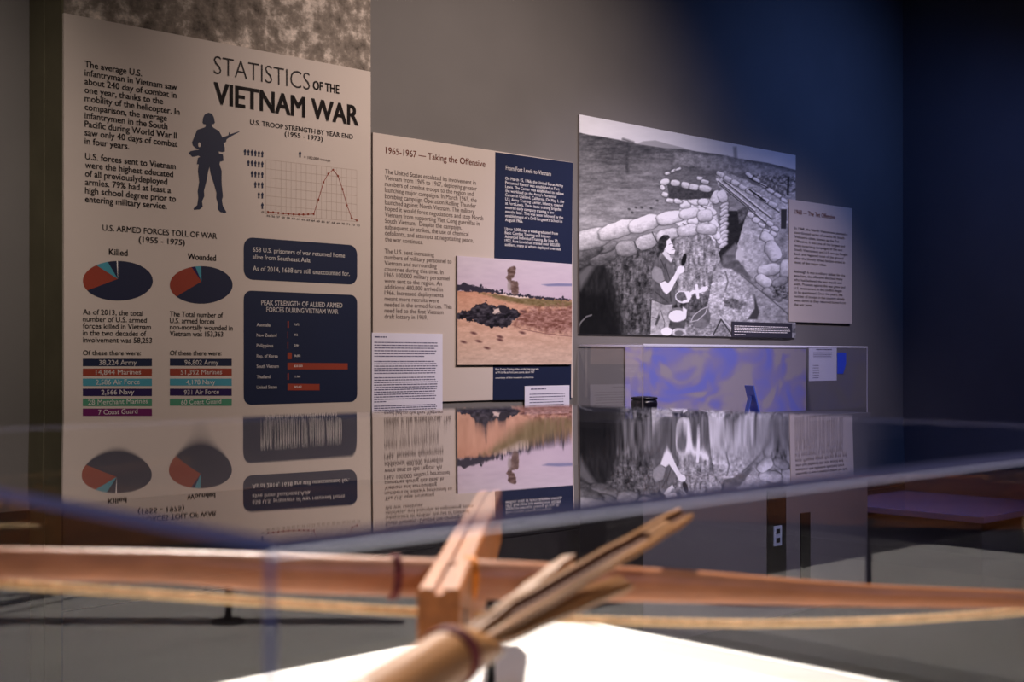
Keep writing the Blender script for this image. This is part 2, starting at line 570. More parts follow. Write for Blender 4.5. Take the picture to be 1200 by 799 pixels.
# soldier silhouette
sil = [(198, 180), (202, 150), (212, 128), (235, 117), (258, 124), (270, 148), (276, 180), (268, 190), (258, 190), (256, 200), (268, 212), (302, 232),
       (318, 262), (322, 272), (360, 258), (364, 240), (370, 240), (372, 252), (428, 233), (430, 237), (375, 266), (348, 285), (346, 300), (330, 308),
       (338, 335), (338, 360), (322, 364), (300, 360), (302, 372), (326, 378), (330, 418), (308, 424), (305, 440), (318, 480), (318, 560), (326, 640),
       (320, 665), (326, 700), (348, 738), (340, 744), (310, 738), (294, 720), (296, 690), (284, 650), (286, 620), (270, 560), (250, 500), (243, 455),
       (235, 480), (222, 550), (208, 605), (210, 640), (196, 670), (200, 706), (180, 722), (145, 725), (142, 715), (165, 695), (172, 650), (168, 610),
       (178, 550), (170, 480), (175, 440), (163, 440), (170, 400), (184, 392), (172, 386), (150, 392), (135, 394), (112, 370), (122, 358), (150, 352),
       (180, 348), (165, 345), (140, 325), (132, 305), (150, 262), (165, 225), (215, 208), (220, 195), (215, 190), (205, 190)]
so = B.poly('soldier_silhouette', [(200 + x / 5.33, 110 + y / 5.33) for x, y in sil], M['navy'])
so['label'] = 'navy silhouette of a helmeted soldier holding a rifle'
B.poly('arm_gap', [(233.6 + 1.6 * math.cos(a * .5), 169.6 + 2.8 * math.sin(a * .5)) for a in range(12)], M['beige'], 0.0011, so)


def pie(name, c, e, rad, cuts, mats, lab):
    """c: where the slices meet, e/rad: the ellipse, cuts: angles (clockwise from the top, degrees)."""
    pls = []
    for a0, a1 in zip(cuts, cuts[1:]):
        n = max(2, int((a1 - a0) / 5))
        arc = [(e[0] + rad[0] * math.sin(math.radians(a0 + (a1 - a0) * k / n)), e[1] - rad[1] * math.cos(math.radians(a0 + (a1 - a0) * k / n))) for k in range(n + 1)]
        pls.append([c] + arc)
    o = B.polys(name, pls, mats)
    o['label'] = lab


pie('pie_chart', (138, 326.8), (138, 329), (41, 23.2), [0, 241, 322, 343, 358, 360], [M['navy'], M['red'], M['teal'], M['navy_field'], M['white_ink']], 'pie chart of those killed')
pie('pie_chart', (236, 329.8), (235.7, 333.8), (36.8, 22), [0, 232, 342, 349, 360], [M['navy'], M['red'], M['indigo'], M['teal']], 'pie chart of those wounded')
k1 = B.para(['As of 2013, the total', 'number of U.S. armed', 'forces killed in Vietnam', 'in the two decades of', 'involvement was 58,253'], 97, 368.2, 401.0, 4, 178, 6.2)
k2 = B.para(['The Total number of', 'U.S. armed forces', 'non-mortally wounded in', 'Vietnam was 153,363'], 199, 370.5, 393.6, 2, 272.5, 6.0)
B.text('toll_text', k1, M['ink'], 0.008)
B.text('toll_text', k2, M['ink'], 0.008)
B.text('toll_text', [('Of these there were:', 97, 416, 165, 5.6)], M['ink'], 0.008)
B.text('toll_text', [('Of these there were:', 199, 416.2, 259.5, 5.6)], M['ink'], 0.008)
rows = [('38,224 Army', 'navy_field'), ('14,844 Marines', 'red'), ('2,586 Air Force', 'teal'), ('2,566 Navy', 'indigo'), ('28 Merchant Marines', 'green'), ('7 Coast Guard', 'plum')]
wl = [(116, 160), (112, 165), (112, 163.5), (118.5, 157), (103, 173), (115, 161)]
yb_ = [420.3, 431.8, 443.5, 455.3, 467, 478.6]
for (t, mk), (xa, xb), y in zip(rows, wl, yb_):
    o = B.poly('count_bar', [(97, y), (178, y), (178, y + 8.7), (97, y + 8.7)], M[mk])
    B.text('count_text', [(t, xa, y + 7.2, xb, 5.7)], M['white_ink'], 0.01, 0.0012, o)
rows = [('96,802 Army', 'navy_field'), ('51,392 Marines', 'red'), ('4,178 Navy', 'teal'), ('931 Air Force', 'indigo'), ('60 Coast Guard', 'green')]
wl = [(216, 256), (211.5, 260), (218, 252), (215.5, 256.5), (212, 259)]
for (t, mk), (xa, xb), y in zip(rows, wl, yb_):
    o = B.poly('count_bar', [(199, y), (271.5, y), (271.5, y + 8.4), (199, y + 8.2)], M[mk])
    B.text('count_text', [(t, xa, y + 7.0, xb, 5.4)], M['white_ink'], 0.01, 0.0012, o)
# troop strength chart
gx0, gx1 = 311.5, 418
grid = []
for k in range(19):
    x = gx0 + (gx1 - gx0) * k / 18
    grid += B.line([(x, 187 + (x - gx0) * .115), (x, 250.5 + (x - gx0) * .085)], 0.0016)
for k in range(7):
    grid += B.line([(gx0, 187 + 63.5 * k / 6), (gx1, 199.3 + (259.5 - 199.3) * k / 6)], 0.0016)
B.quads('chart_grid', grid, M['grid_ink'], 0.0004)
cv = [(314, 248.3), (320, 248.7), (326, 249.4), (332, 250), (338, 250.6), (344, 251), (350, 251.2), (355.5, 251.2), (361, 251), (367.5, 250.8), (373, 234),
      (379, 213.5), (384.5, 203.5), (390.3, 198.8), (396, 206), (401.3, 221.5), (406.5, 240.5), (412, 255.3), (418, 258.2)]
B.quads('troop_curve', B.line(cv, 0.0024), M['red'], 0.0007)
for x, y in cv:
    cx_, cy_ = B.loc(x, y)
    B.quads('data_point', [[(cx_ - .0036, cy_ - .0036), (cx_ + .0036, cy_ - .0036), (cx_ + .0036, cy_ + .0036), (cx_ - .0036, cy_ + .0036)]], M['rust'], 0.0009)
for k in range(19):
    B.text('year_text', [(str(1955 + k)[2:], gx0 + 1 + 5.85 * k, 253.8 + .62 * k, gx0 + 4.6 + 5.85 * k, 2.2)], M['ink'], 0)
B.text('scale_text', [('= 100,000 troops', 356, 185.5, 387, 3.2)], M['grey_ink'], 0)
B.text('zero_text', [('0', 306.5, 249.5, 309, 2.6)], M['grey_ink'], 0)
man = [(-.2, 0), (-.2, .45), (-.32, .45), (-.28, .78), (-.1, .84), (-.1, .98), (.1, .98), (.1, .84), (.28, .78), (.32, .45), (.2, .45), (.2, 0)]
mp = []
for r, n in enumerate((6, 5, 4, 3, 2, 1)):
    for k in range(n):
        x = 307.3 - 4.05 * k
        y = 184.3 + 12.1 * r - 4.05 * k * .12 * (1 - r / 8)
        mp.append([(x + 4.6 * a, y - 7.6 * b) for a, b in man])
B.poly('scale_figure', [(351.5 + 5 * a, 184.5 - 7.6 * b) for a, b in man], M['navy'])
B.polys('troop_count_marking', mp, [M['navy']])
# two navy boxes
B.rounded('quote_box', 285.5, 418.5, 277.6, 327.2, 0.036, M['navy_field'])
B.text('quote_text', [('658 U.S. prisoners of war returned home', 296, 294.7, 404, 5.4), ('alive from Southeast Asia.', 296, 303.3, 364.5, 5.4)], M['white_ink'], 0.01)
B.text('quote_text', [('As of 2014, 1638 are still unaccounted for.', 296, 317, 409.5, 5.6)], M['white_ink'], 0.01)
B.rounded('allied_strength_box', 285.5, 418.5, 340.2, 474.5, 0.03, M['navy_field'])
B.text('allied_heading_text', [('PEAK STRENGTH OF ALLIED ARMED', 306, 357.4, 401, 5.8), ('FORCES DURING VIETNAM WAR', 312, 365.3, 396, 5.6)], M['white_ink'], 0.012)
cn = ['Australia', 'New Zealand', 'Philippines', 'Rep. of Korea', 'South Vietnam', 'Thailand', 'United States']
cw = [16, 23.5, 19.5, 25, 26, 16, 24]
cy7 = [382.2, 394.4, 406.6, 419, 431, 443.3, 455.5]
for t, w, y in zip(cn, cw, cy7):
    B.text('country_text', [(t, 300.5, y, 300.5 + w, 3.8)], M['white_ink'], 0.012)
bl = [1.6, .5, .8, 5, 70.5, 1.5, 37.5]
for w, y in zip(bl, cy7):
    B.poly('strength_bar', [(336.7, y - 6), (336.7 + w, y - 6 + .01 * w), (336.7 + w, y + 1.8), (336.7, y + 1.8)], M['red'], 0.0013)
for t, w, y in zip(['7,672', '552', '2,061', '50,003', '820,000', '11,568', '543,482'], [5.5, 4, 5, 7, 9.5, 7, 8.5], cy7):
    B.text('strength_text', [(t, 344.5, y - 1, 344.5 + w, 2.4)], M['white_ink'], 0, 0.0019)

# ------------------------------------------------------------------ 1965-1967 panel
P1 = Plane(WALL_D - 0.010)
H = Board('history_panel', P1, 437, 671.5, 155, 473, 0.0095, M['beige'],
          'beige and navy text panel headed 1965-1967 right of the pillar', 'information panel')
H.poly('navy_field', [(580.3, 178.2), (671.3, 190.7), (669, 468.2), (577.3, 468.8)], M['navy_field'], 0.0006)
H.text('heading_text', [('1965-1967 — Taking the Offensive', 452, 179.6, 568.5, 7.6)], M['rust'], 0.004)
h1 = H.para(['The United States escalated its involvement in', 'Vietnam from 1965 to 1967, deploying greater', 'numbers of combat troops to the region and', 'launching major campaigns. In March 1965, the',
             'bombing campaign Operation Rolling Thunder', 'launched against North Vietnam. The military', 'hoped it would force negotiations and stop North', 'Vietnam from supporting Viet Cong guerrillas in',
             'South Vietnam.  Despite the campaign,', 'subsequent air strikes, the use of chemical', 'defoliants, and attempts at negotiating peace,', 'the war continues.'], 451, 203.3, 282.6, 6, 566, 5.4)
h2 = H.para(['The U.S. sent increasing', 'numbers of military personnel to', 'Vietnam and surrounding', 'countries during this time. In', '1965 100,000 military personnel', 'were sent to the region. An',
             'additional 400,000 arrived in', '1966. Increased deployments', 'meant more recruits were', 'needed in the armed forces. This', 'need led to the first Vietnam', 'draft lottery in 1969.'], 450.5, 296.5, 373, 1, 529, 5.2)
H.text('body_text', h1, M['grey_ink'], 0.0)
H.text('body_text', h2, M['grey_ink'], 0.0)
H.text('side_heading_text', [('From Fort Lewis to Vietnam', 592.5, 198.8, 645.5, 4.9)], M['white_ink'], 0.014)
h3 = H.para(['On March 15, 1966, the United States Army', 'Personnel Center was established at Fort', 'Lewis. The Center was established to relieve', "the workload on the Army's Personnel", 'Center in Oakland, California. On May 1, the',
             'U.S. Army Training Center, Infantry, opened', 'at Fort Lewis. Three basic training brigades', 'entered early company training a few', 'months later. This was soon followed by the', "establishment of a Drill Sergeant's School in", 'August 1966.'], 592, 210.4, 259, 5, 659.5, 3.5)
h4 = H.para(['Up to 1,000 men a week graduated from', 'Basic Combat Training and Infantry', 'Advanced Individual Training. By June 30,', '1972, Fort Lewis had trained over 302,000', 'soldiers, many of whom deployed overseas.'], 591.5, 269.5, 288, 4, 657.5, 3.5)
H.text('side_text', h3, M['white_ink'], 0.0)
H.text('side_text', h4, M['white_ink'], 0.0)
H.text('photo_caption_text', [('Basic Combat Training soldiers on the firing range with', 580.5, 433.8, 631, 2.5), ('an M-16 rifle at Fort Lewis course, about 1967', 580.5, 437.5, 626, 2.5), ('courtesy of the museum collection', 580.5, 443.5, 625, 1.9)], M['white_ink'], 0)

# ------------------------------------------------------------------ painting of the two photographs
rng = np.random.RandomState(7)


def vnoise(X, Y, sx, sy, octaves=4, seed=0):
    r = np.random.RandomState(seed)
    out, amp, tot = np.zeros_like(X), 1.0, 0.0
    for _ in range(octaves):
        g = r.rand(256, 256)
        u, v = X / sx, Y / sy
        iu, iv = np.floor(u).astype(int), np.floor(v).astype(int)
        fu, fv = u - iu, v - iv
        fu, fv = fu * fu * (3 - 2 * fu), fv * fv * (3 - 2 * fv)
        G = lambda a, b: g[a % 256, b % 256]
        out += amp * ((G(iu, iv) * (1 - fu) + G(iu + 1, iv) * fu) * (1 - fv) + (G(iu, iv + 1) * (1 - fu) + G(iu + 1, iv + 1) * fu) * fv)
        tot += amp; amp *= 0.55; sx, sy = sx / 2, sy / 2
    return out / tot - 0.5


class Paint:
    def __init__(self, board, nx, ny):
        self.b = board
        u, v = np.meshgrid(np.linspace(0, board.w, nx), np.linspace(0, board.h, ny))
        X = NX * board.pl.D + DX * (u + board.s0); Y = NY * board.pl.D + DY * (u + board.s0)
        self.u, self.v = u, v
        self.x = CX + F * X / Y
        self.y = HY - F * (v + board.z0 - CAMZ) / Y
        self.img = np.zeros(u.shape + (3,))

    def sd(self, pts):
        """Signed distance (negative inside) to a polygon in pixels."""
        x, y = self.x, self.y
        d = np.full(x.shape, 1e9); inside = np.zeros(x.shape, bool)
        for (x0, y0), (x1, y1) in zip(pts, pts[1:] + pts[:1]):
            ex, ey = x1 - x0, y1 - y0
            t = np.clip(((x - x0) * ex + (y - y0) * ey) / (ex * ex + ey * ey + 1e-9), 0, 1)
            d = np.minimum(d, np.hypot(x - x0 - t * ex, y - y0 - t * ey))
            c = ((y0 > y) != (y1 > y)) & (x < ex * (y - y0) / (ey if ey else 1e-9) + x0)
            inside ^= c
        return np.where(inside, -d, d)

    def put(self, m, val):
        m = np.clip(m, 0, 1)[..., None]
        val = np.asarray(val, float)
        if val.ndim == 0: val = np.full(self.img.shape, val)
        elif val.ndim == 2: val = val[..., None]
        self.img = self.img * (1 - m) + val * m

    def poly(self, pts, val, soft=0.7, rough=0.0, rs=3.0, seed=1):
        d = self.sd(pts)
        if rough: d = d + rough * vnoise(self.x, self.y, rs, rs, 3, seed) * 2
        self.put(0.5 - d / soft, val)

    def line(self, pts, w, val, soft=0.6):
        x, y = self.x, self.y
        d = np.full(x.shape, 1e9)
        for (x0, y0), (x1, y1) in zip(pts, pts[1:]):
            ex, ey = x1 - x0, y1 - y0
            t = np.clip(((x - x0) * ex + (y - y0) * ey) / (ex * ex + ey * ey + 1e-9), 0, 1)
            d = np.minimum(d, np.hypot(x - x0 - t * ex, y - y0 - t * ey))
        self.put(0.5 - (d - w / 2) / soft, val)

    def ell(self, cx, cy, rx, ry, ang, val, soft=0.7):
        a = math.radians(ang)
        X, Y = self.x - cx, self.y - cy
        p, q = X * math.cos(a) + Y * math.sin(a), -X * math.sin(a) + Y * math.cos(a)
        d = (np.hypot(p / rx, q / ry) - 1) * min(rx, ry)
        self.put(0.5 - d / soft, val)
        return p / rx, q / ry

    def bag(self, cx, cy, rx, ry, ang, val, dark=58):
        """A printed sandbag: superellipse with a soft crease round it, rumpled cloth."""
        a = math.radians(ang)
        wx = self.x + 2.4 * vnoise(self.x, self.y, 7, 5, 2, int(cx * 3)); wy = self.y + 2.0 * vnoise(self.x, self.y, 8, 5, 2, int(cy * 5))
        X, Y = wx - cx, wy - cy
        p, q = (X * math.cos(a) + Y * math.sin(a)) / rx, (-X * math.sin(a) + Y * math.cos(a)) / ry
        r = (np.abs(p) ** 3.2 + np.abs(q) ** 2.6) ** (1 / 2.8)
        d = (r - 1) * min(rx, ry)
        self.put((0.5 - (d - 0.3) / 1.3) * np.where(q > -0.3, 0.95, 0.45), dark)
        sh = val * (1.02 - 0.20 * np.clip(q, -1, 1) - 0.16 * np.clip(r, 0, 1) ** 6) + 46 * vnoise(self.x, self.y, 5, 2.6, 4, int(cx * 7 + cy)) + 18 * vnoise(self.x, self.y, 1.6, 1.6, 2, int(cx + cy))
        self.put(0.5 - (d + 0.1) / 0.9, sh)

    def finish(self, name, gain, contrast=1.0, tintf=(1, 1, 1)):
        h, w = self.u.shape
        im = np.clip((self.img * gain - 118) * contrast + 118, 4, 252) / 255.0
        lin = np.where(im <= 0.04045, im / 12.92, ((im + 0.055) / 1.055) ** 2.4) * np.array(tintf)
        v = np.stack([self.u, self.v, np.full(self.u.shape, 0.0007)], -1).reshape(-1, 3)
        idx = np.arange(h * w).reshape(h, w)
        f = np.stack([idx[:-1, :-1], idx[:-1, 1:], idx[1:, 1:], idx[1:, :-1]], -1).reshape(-1, 4)
        me = bpy.data.meshes.new(name)
        me.vertices.add(len(v)); me.vertices.foreach_set('co', v.ravel())
        me.loops.add(f.size); me.loops.foreach_set('vertex_index', f.ravel())
        me.polygons.add(len(f)); me.polygons.foreach_set('loop_start', np.arange(len(f)) * 4)
        me.update(calc_edges=True)
        at = me.color_attributes.new('print', 'FLOAT_COLOR', 'POINT')
        at.data.foreach_set('color', np.concatenate([lin.reshape(-1, 3), np.ones((h * w, 1))], 1).ravel())
        me.materials.append(M['print'])
        return link(name, me, self.b.o)


# colour photograph of a smoke burst over a sandy field
P2 = Plane(WALL_D - 0.022)
C = Board('field_photograph', P2, 536, 670, 299.6, 427.5, 0.0105, M['photo_edge'],
          'colour photograph of dark smoke and a burnt wreck on sandy ground, over the navy field', 'photograph')
p = Paint(C, 300, 260)
cc = lambda x, y: (530 + x / 4.207, 290 + y / 4.207)
n1 = vnoise(p.x, p.y, 14, 4, 5, 3); n2 = vnoise(p.x, p.y, 4, 2.2, 4, 5)
sky = np.stack([188 + 14 * n1 - (p.y - 300) * .1, 176 + 14 * n1 - (p.y - 300) * .2, 186 + 12 * n1 - (p.y - 300) * .1], -1)
p.put(np.ones_like(p.x), sky)
p.poly([cc(440, 182), cc(520, 176), cc(595, 178), cc(595, 190), cc(470, 190)], (118, 118, 150), 1.5)
p.poly([cc(0, 245), cc(200, 250), cc(400, 262), cc(640, 262), cc(640, 640), cc(0, 640)], 0)
g = np.clip((p.y - 343) / 80, 0, 1)[..., None]
ground = np.array([184, 136, 112]) * (1 - g) + np.array([190, 164, 148]) * g + (n1 * 34 + n2 * 26)[..., None]
hz = [cc(0, 214), cc(100, 214), cc(250, 226), cc(420, 246), cc(640, 262)]
p.poly(hz + [cc(640, 640), cc(0, 640)], ground)
p.poly([cc(130, 224), cc(260, 234), cc(420, 252), cc(640, 270), cc(640, 300), cc(430, 292), cc(280, 268)], np.array([112, 96, 66]) + (n2 * 50)[..., None], 3, 1.5)
p.poly([cc(200, 226), cc(330, 232), cc(410, 248), cc(330, 250)], (214, 196, 186), 1.2)
p.poly([cc(310, 320), cc(420, 300), cc(640, 280), cc(640, 425), cc(480, 420), cc(300, 380)], np.array([134, 96, 86]) + (n2 * 130)[..., None], 8, 6)
trees = [cc(25, 186), cc(50, 178), cc(66, 174), cc(80, 186), cc(105, 188), cc(130, 196), cc(140, 180), cc(150, 198), cc(190, 205), cc(235, 216), cc(245, 205), cc(252, 220), cc(330, 232), cc(336, 222), cc(342, 234), cc(380, 230), cc(392, 238),
         cc(470, 244), cc(540, 250), cc(545, 236), cc(555, 252), cc(600, 254), cc(600, 262), cc(470, 256), cc(330, 240), cc(200, 224), cc(100, 216), cc(0, 214), cc(0, 190)]
p.poly(trees, (48, 44, 56), 0.7, 2.2, 2.0, 9)
sm = np.array([98, 78, 72]) + (n2 * 90)[..., None]
for x, y, rx, ry in ((292, 122, 20, 26), (300, 105, 14, 14), (280, 150, 12, 22), (302, 190, 25, 26), (310, 212, 18, 22), (290, 180, 14, 18)):
    q = cc(x, y); p.poly([(q[0] + rx / 4.2 * math.cos(t * .4), q[1] + ry / 4.2 * math.sin(t * .4)) for t in range(16)], sm, 1.2, 1.6, 2.6, int(x))
q = cc(280, 190); p.ell(q[0], q[1], 2, 6, 0, (150, 138, 138), 2)
p.poly([cc(0, 330), cc(40, 318), cc(110, 300), cc(125, 278), cc(160, 268), cc(205, 292), cc(240, 286), cc(268, 290), cc(330, 310), cc(338, 335), cc(300, 360), cc(270, 398), cc(190, 394), cc(110, 368), cc(50, 352), cc(0, 346)],
       np.clip(np.array([44, 40, 48]) + (n2 * 120)[..., None], 15, 200), 0.8, 4.0, 3.2, 4)
p.poly([cc(205, 305), cc(235, 298), cc(238, 322), cc(200, 326)], (196, 176, 168), 1.5, 1.5, 2, 6)
p.ell(*cc(250, 302), 4.6, 4.6, 0, (40, 36, 44), 1)
for x, y in ((105, 422), (130, 462), (235, 440), (235, 455), (170, 495), (345, 420), (55, 465), (350, 315)):
    q = cc(x, y); p.ell(q[0], q[1], 3.4, 1.4, 15, (96, 64, 62), 1.6)
p.line([cc(330, 400), cc(460, 425), cc(600, 440)], 0.8, (120, 82, 76))
p.finish('printed_image', 1.16)

# black and white photograph of a sandbagged trench
P1B = Plane(WALL_D - 0.012)
BWB = Board('trench_photograph', P1B, 679, 932.3, 134, 391, 0.0115, M['photo_edge'],
            'large black and white photograph of a soldier in a sandbagged trench above the wall case', 'photograph')
p = Paint(BWB, 420, 330)
n1 = vnoise(p.x, p.y, 22, 7, 5, 11); n2 = vnoise(p.x, p.y, 5, 4, 4, 12); n3 = vnoise(p.x, p.y, 3, 9, 4, 13); n4 = vnoise(p.x, p.y, 2.4, 1.8, 3, 14); n5 = vnoise(p.x, p.y, 9, 2.2, 4, 15)
p.put(np.ones_like(p.x), 176 - (p.x - 680) * .07 + 10 * n1)
hor = [(670, 153), (690, 158), (705, 160), (728, 164.5), (749, 169), (779, 173.5), (800, 174.5), (817, 177.5), (844, 181), (866, 186), (898, 190.5), (940, 201)]
p.poly([(742, 170), (754, 165.5), (768, 164.5), (782, 168.5), (800, 173), (815, 178), (742, 180)], 132, 1.2)
p.poly([(860, 186), (859, 172), (863, 172), (864, 186)], 120, 2.5)
p.poly(hor + [(940, 420), (660, 420)], 78 + np.clip(p.y - 175, 0, 70) * .55 + 46 * n1 + 44 * n5 + 26 * n4, 0.8)
p.poly([(790, 178), (850, 183), (935, 203), (935, 235), (880, 205), (840, 200), (790, 192)], 118 + 60 * n2 + 40 * n4, 4, 2)
p.poly([(875, 203), (935, 206), (935, 250), (920, 245)], 110 + 150 * n4 + 50 * n2, 3, 2)
p.line([(736, 168), (734, 185), (735, 201)], 3.0, 62 + 40 * n4, 4)
p.line([(730, 163), (742, 167)], 2, 70, 3)
p.line([(773, 175), (773, 190)], 1, 80, 2)
p.line([(924, 208), (923, 228)], 2, 40, 1.5)
for x, y in ((737, 245), (745, 243), (752, 243), (763, 244), (741, 249), (770, 235)):
    p.ell(x, y, 1.6, 1.2, 20, 62, 1.5)
# trench dirt in the lower half
p.poly([(679, 300), (740, 292), (800, 272), (845, 262), (850, 300), (835, 320), (840, 345), (825, 400), (660, 400)], 74 + 100 * n3 + 60 * n4 + 40 * n2, 2)
p.poly([(790, 278), (843, 262), (846, 300), (832, 325), (830, 345), (795, 345)], 118 + 120 * n3 + 80 * n4, 3, 1)
p.poly([(845, 262), (935, 225), (935, 400), (830, 400), (835, 320), (850, 300)], 126 + 66 * n2 + 50 * n4, 2)
p.poly([(670, 306), (700, 300), (716, 318), (724, 345), (732, 400), (660, 400)], 42 + 26 * n3, 9, 3)
p.poly([(670, 340), (712, 345), (722, 372), (728, 400), (660, 400)], 30 + 12 * n3, 10, 3)
p.line([(677, 385), (681, 377), (687, 371), (693, 369)], 1.8, 92)
p.poly([(676, 322), (690, 308), (697, 312), (680, 340)], 84, 6)
# log roof and bunker on the right
p.poly([(838, 206), (850, 200), (876, 212), (905, 226), (928, 240), (928, 262), (898, 262), (870, 240), (842, 218)], 142 + 80 * n4 + 50 * n2, 1, 1.5)
for k, (a, b) in enumerate((((842, 214), (899, 261)), ((840, 210), (884, 246)), ((846, 209), (903, 254)), ((862, 212), (912, 246)))):
    p.line([a, b], 2.4, 176 + 40 * n4, 0.8)
    p.line([(a[0] + 1.5, a[1] + 2.6), (b[0] + 1.0, b[1] + 2.6)], 1.2, 46, 0.8)
for k in range(8):
    x = 844 + 8.8 * k; y = 204.5 + 5.0 * k
    p.bag(x, y, 5.4, 3.0, 28, 168)
for k in range(6):
    p.bag(878 + 8.2 * k, 205 + 6.0 * k, 5, 2.3, 30, 172)
p.line([(876, 208), (900, 220)], 1.2, 44); p.line([(878, 222), (897, 236)], 2.0, 46)
p.poly([(915, 245), (922, 245), (921, 268), (915, 268)], 58, 1)
# trench slot
p.poly([(853, 247), (864, 247), (878, 242), (871, 262), (867, 280), (858, 298), (846, 310), (842, 296), (850, 284)], 44 + 20 * n4, 1.2)
p.poly([(846, 300), (862, 284), (870, 300), (880, 330), (866, 320), (845, 313)], 88 + 50 * n2, 3)
p.poly([(864, 246), (878, 240), (872, 258), (866, 262)], 84 + 70 * n4, 1.5)
p.poly([(877, 250), (895, 266), (908, 300), (890, 330), (875, 318), (862, 300), (868, 272)], 142 + 60 * n2 + 50 * n4, 1.5, 1)
p.poly([(862, 296), (866, 290), (872, 296), (868, 306), (862, 304)], 156, 1.5)
for k, (cx_, cy_) in enumerate(((880, 252), (886, 258), (893, 264), (902, 262), (908, 268), (898, 271), (906, 274))):
    p.bag(cx_, cy_, 4.6, 2.9, 25, 168)
# stacked bags beside the slot
for k in range(11):
    p.bag(848.5 - .12 * k + (k % 2) * 1.0, 240 + 4.7 * k, 5.6, 2.5, -32, 150)
p.bag(839, 231, 6.0, 8, 30, 178); p.bag(846.5, 230, 5.2, 7.6, -25, 172)
# rough bright heap
p.poly([(800, 232), (812, 224), (826, 228), (836, 242), (842, 262), (846, 286), (838, 284), (828, 272), (800, 268), (790, 262), (796, 246)], 172 + 90 * n2 + 60 * n4, 1, 2, 4, 3)
for a in (((800, 246), (812, 252), (820, 250)), ((806, 262), (820, 258), (832, 264)), ((818, 238), (826, 244), (834, 252)), ((800, 262), (812, 270), (830, 272)), ((830, 262), (836, 274), (840, 284))):
    p.line(list(a), 1.3, 70, 1)
for k, (x, y, an) in enumerate(((803, 240, -10), (813, 236, 20), (824, 236, 10), (833, 247, 35), (820, 247, -5), (806, 250, -15), (812, 259, 5), (826, 258, 15), (836, 262, 50), (839, 275, 60))):
    p.bag(x, y, 6.4, 4.2, an, 176)
# far ring of bags
p.poly([(782, 216), (808, 220), (836, 224), (832, 232), (806, 234), (784, 233)], 66 + 40 * n4, 1.2, 1)
for x, y, rx, ry, an in ((779, 213, 5.4, 4.0, -10), (791, 214, 5.6, 3.6, 5), (803, 217, 5.8, 3.6, 12), (813, 219, 5.6, 3.5, 5), (826, 221, 8, 3.6, 8), (779, 228, 4.2, 3.4, 20), (785, 235, 5, 2.8, 10), (795, 236, 5.4, 2.8, 10), (782, 203, 3.6, 1.8, -15), (789, 200, 4, 1.7, -20), (795, 198, 3.4, 1.4, -20), (776, 220, 3.4, 2.4, 40), (820, 209, 4, 2.2, 10), (826, 213, 5, 2.4, 10)):
    p.bag(x, y, rx, ry, an, 166)
# big bags at the left, second row first
for x, y, rx, ry, an, v in ((688, 306, 16, 6, -18, 74), (708, 302, 17, 6.5, -22, 84), (712, 290, 12, 5, -20, 96), (690, 297, 17, 6, -25, 78),
                            (734, 291, 13, 9.2, -6, 122), (758, 283, 15, 8.2, -24, 146), (782, 275, 13.5, 7.2, -14, 152), (806, 270, 13, 6.8, -8, 156), (828, 268, 12, 7, 4, 152),
                            (690, 280, 26, 11.5, -12, 146), (724, 269, 24, 9.5, -18, 160), (755, 262, 19, 9, -18, 172), (785, 255, 16, 7.6, -10, 172), (808, 250, 12, 6.2, -12, 170), (826, 252, 9, 7, -5, 162)):
    p.bag(x, y, rx, ry, an, v)
p.line([(743, 283), (746, 290), (750, 293)], 1.3, 60); p.line([(764, 272), (770, 284)], 1.2, 60)
# right bags
p.bag(899, 279, 9, 6, 40, 176); p.bag(906, 294, 12.5, 8.4, 62, 168); p.bag(901, 316, 13.5, 7.2, -8, 160); p.bag(895, 329, 10, 6.4, 32, 164); p.bag(920, 316, 6, 12, 5, 150); p.bag(914, 330, 10, 5, -25, 120)
p.bag(905, 345, 12, 5, 30, 128)
p.poly([(902, 336), (918, 334), (928, 340), (928, 352), (906, 348)], 92 + 150 * n4, 2, 2)
p.line([(868, 322), (900, 348), (928, 372)], 1.2, 78, 1.2)
# mound in the middle
p.poly([(826, 372), (833, 334), (846, 313), (858, 316), (868, 324), (880, 344), (888, 366), (884, 378)], 140 + 100 * n2 + 80 * n4, 1.2, 1.5)
p.poly([(884, 345), (890, 366), (887, 374), (876, 374), (884, 362)], 64, 2)
p.poly([(848, 352), (858, 348), (874, 356), (866, 362), (850, 360)], 92 + 90 * n4, 2, 2)
p.line([(850, 318), (853, 330), (850, 340)], 1.4, 84, 1.5)
p.poly([(800, 378), (936, 380), (936, 402), (796, 402)], 112 + 110 * n4, 6, 3)
p.line([(836, 392), (845, 374), (858, 393)], 1.6, 56); p.line([(843, 370), (860, 388)], 1.2, 160)
# the soldier: trousers, shirt, arm, head, mirror
mm = lambda x, y: (670 + x / 5.51, 255 + y / 5.51)
p.poly([mm(512, 520), mm(650, 545), mm(640, 640), mm(612, 760), mm(505, 760)], 136 + 60 * n2 + 40 * n4, 0.8, 0.6)
p.line([mm(512, 530), mm(508, 640), mm(505, 750)], 1.0, 40, 0.8); p.line([mm(516, 528), mm(600, 560), mm(650, 556)], 1.0, 46, 0.8)
p.line([mm(575, 600), mm(600, 680), mm(590, 750)], 0.8, 70, 0.8); p.line([mm(520, 640), mm(560, 660)], 0.8, 80, 0.8)
p.poly([mm(560, 620), mm(570, 640), mm(545, 700), mm(535, 690)], 66, 1.5)
p.poly([mm(520, 330), mm(545, 275), mm(590, 235), mm(640, 265), mm(662, 330), mm(655, 420), mm(672, 560), mm(600, 560), mm(518, 525)], 84 + 46 * n3 + 26 * n2, 0.7)
for a in ((575, 270, 600, 330), (600, 300, 640, 420), (540, 480, 620, 545), (630, 430, 640, 540)):
    p.line([mm(*a[:2]), mm(*a[2:])], 0.9, 48, 1)
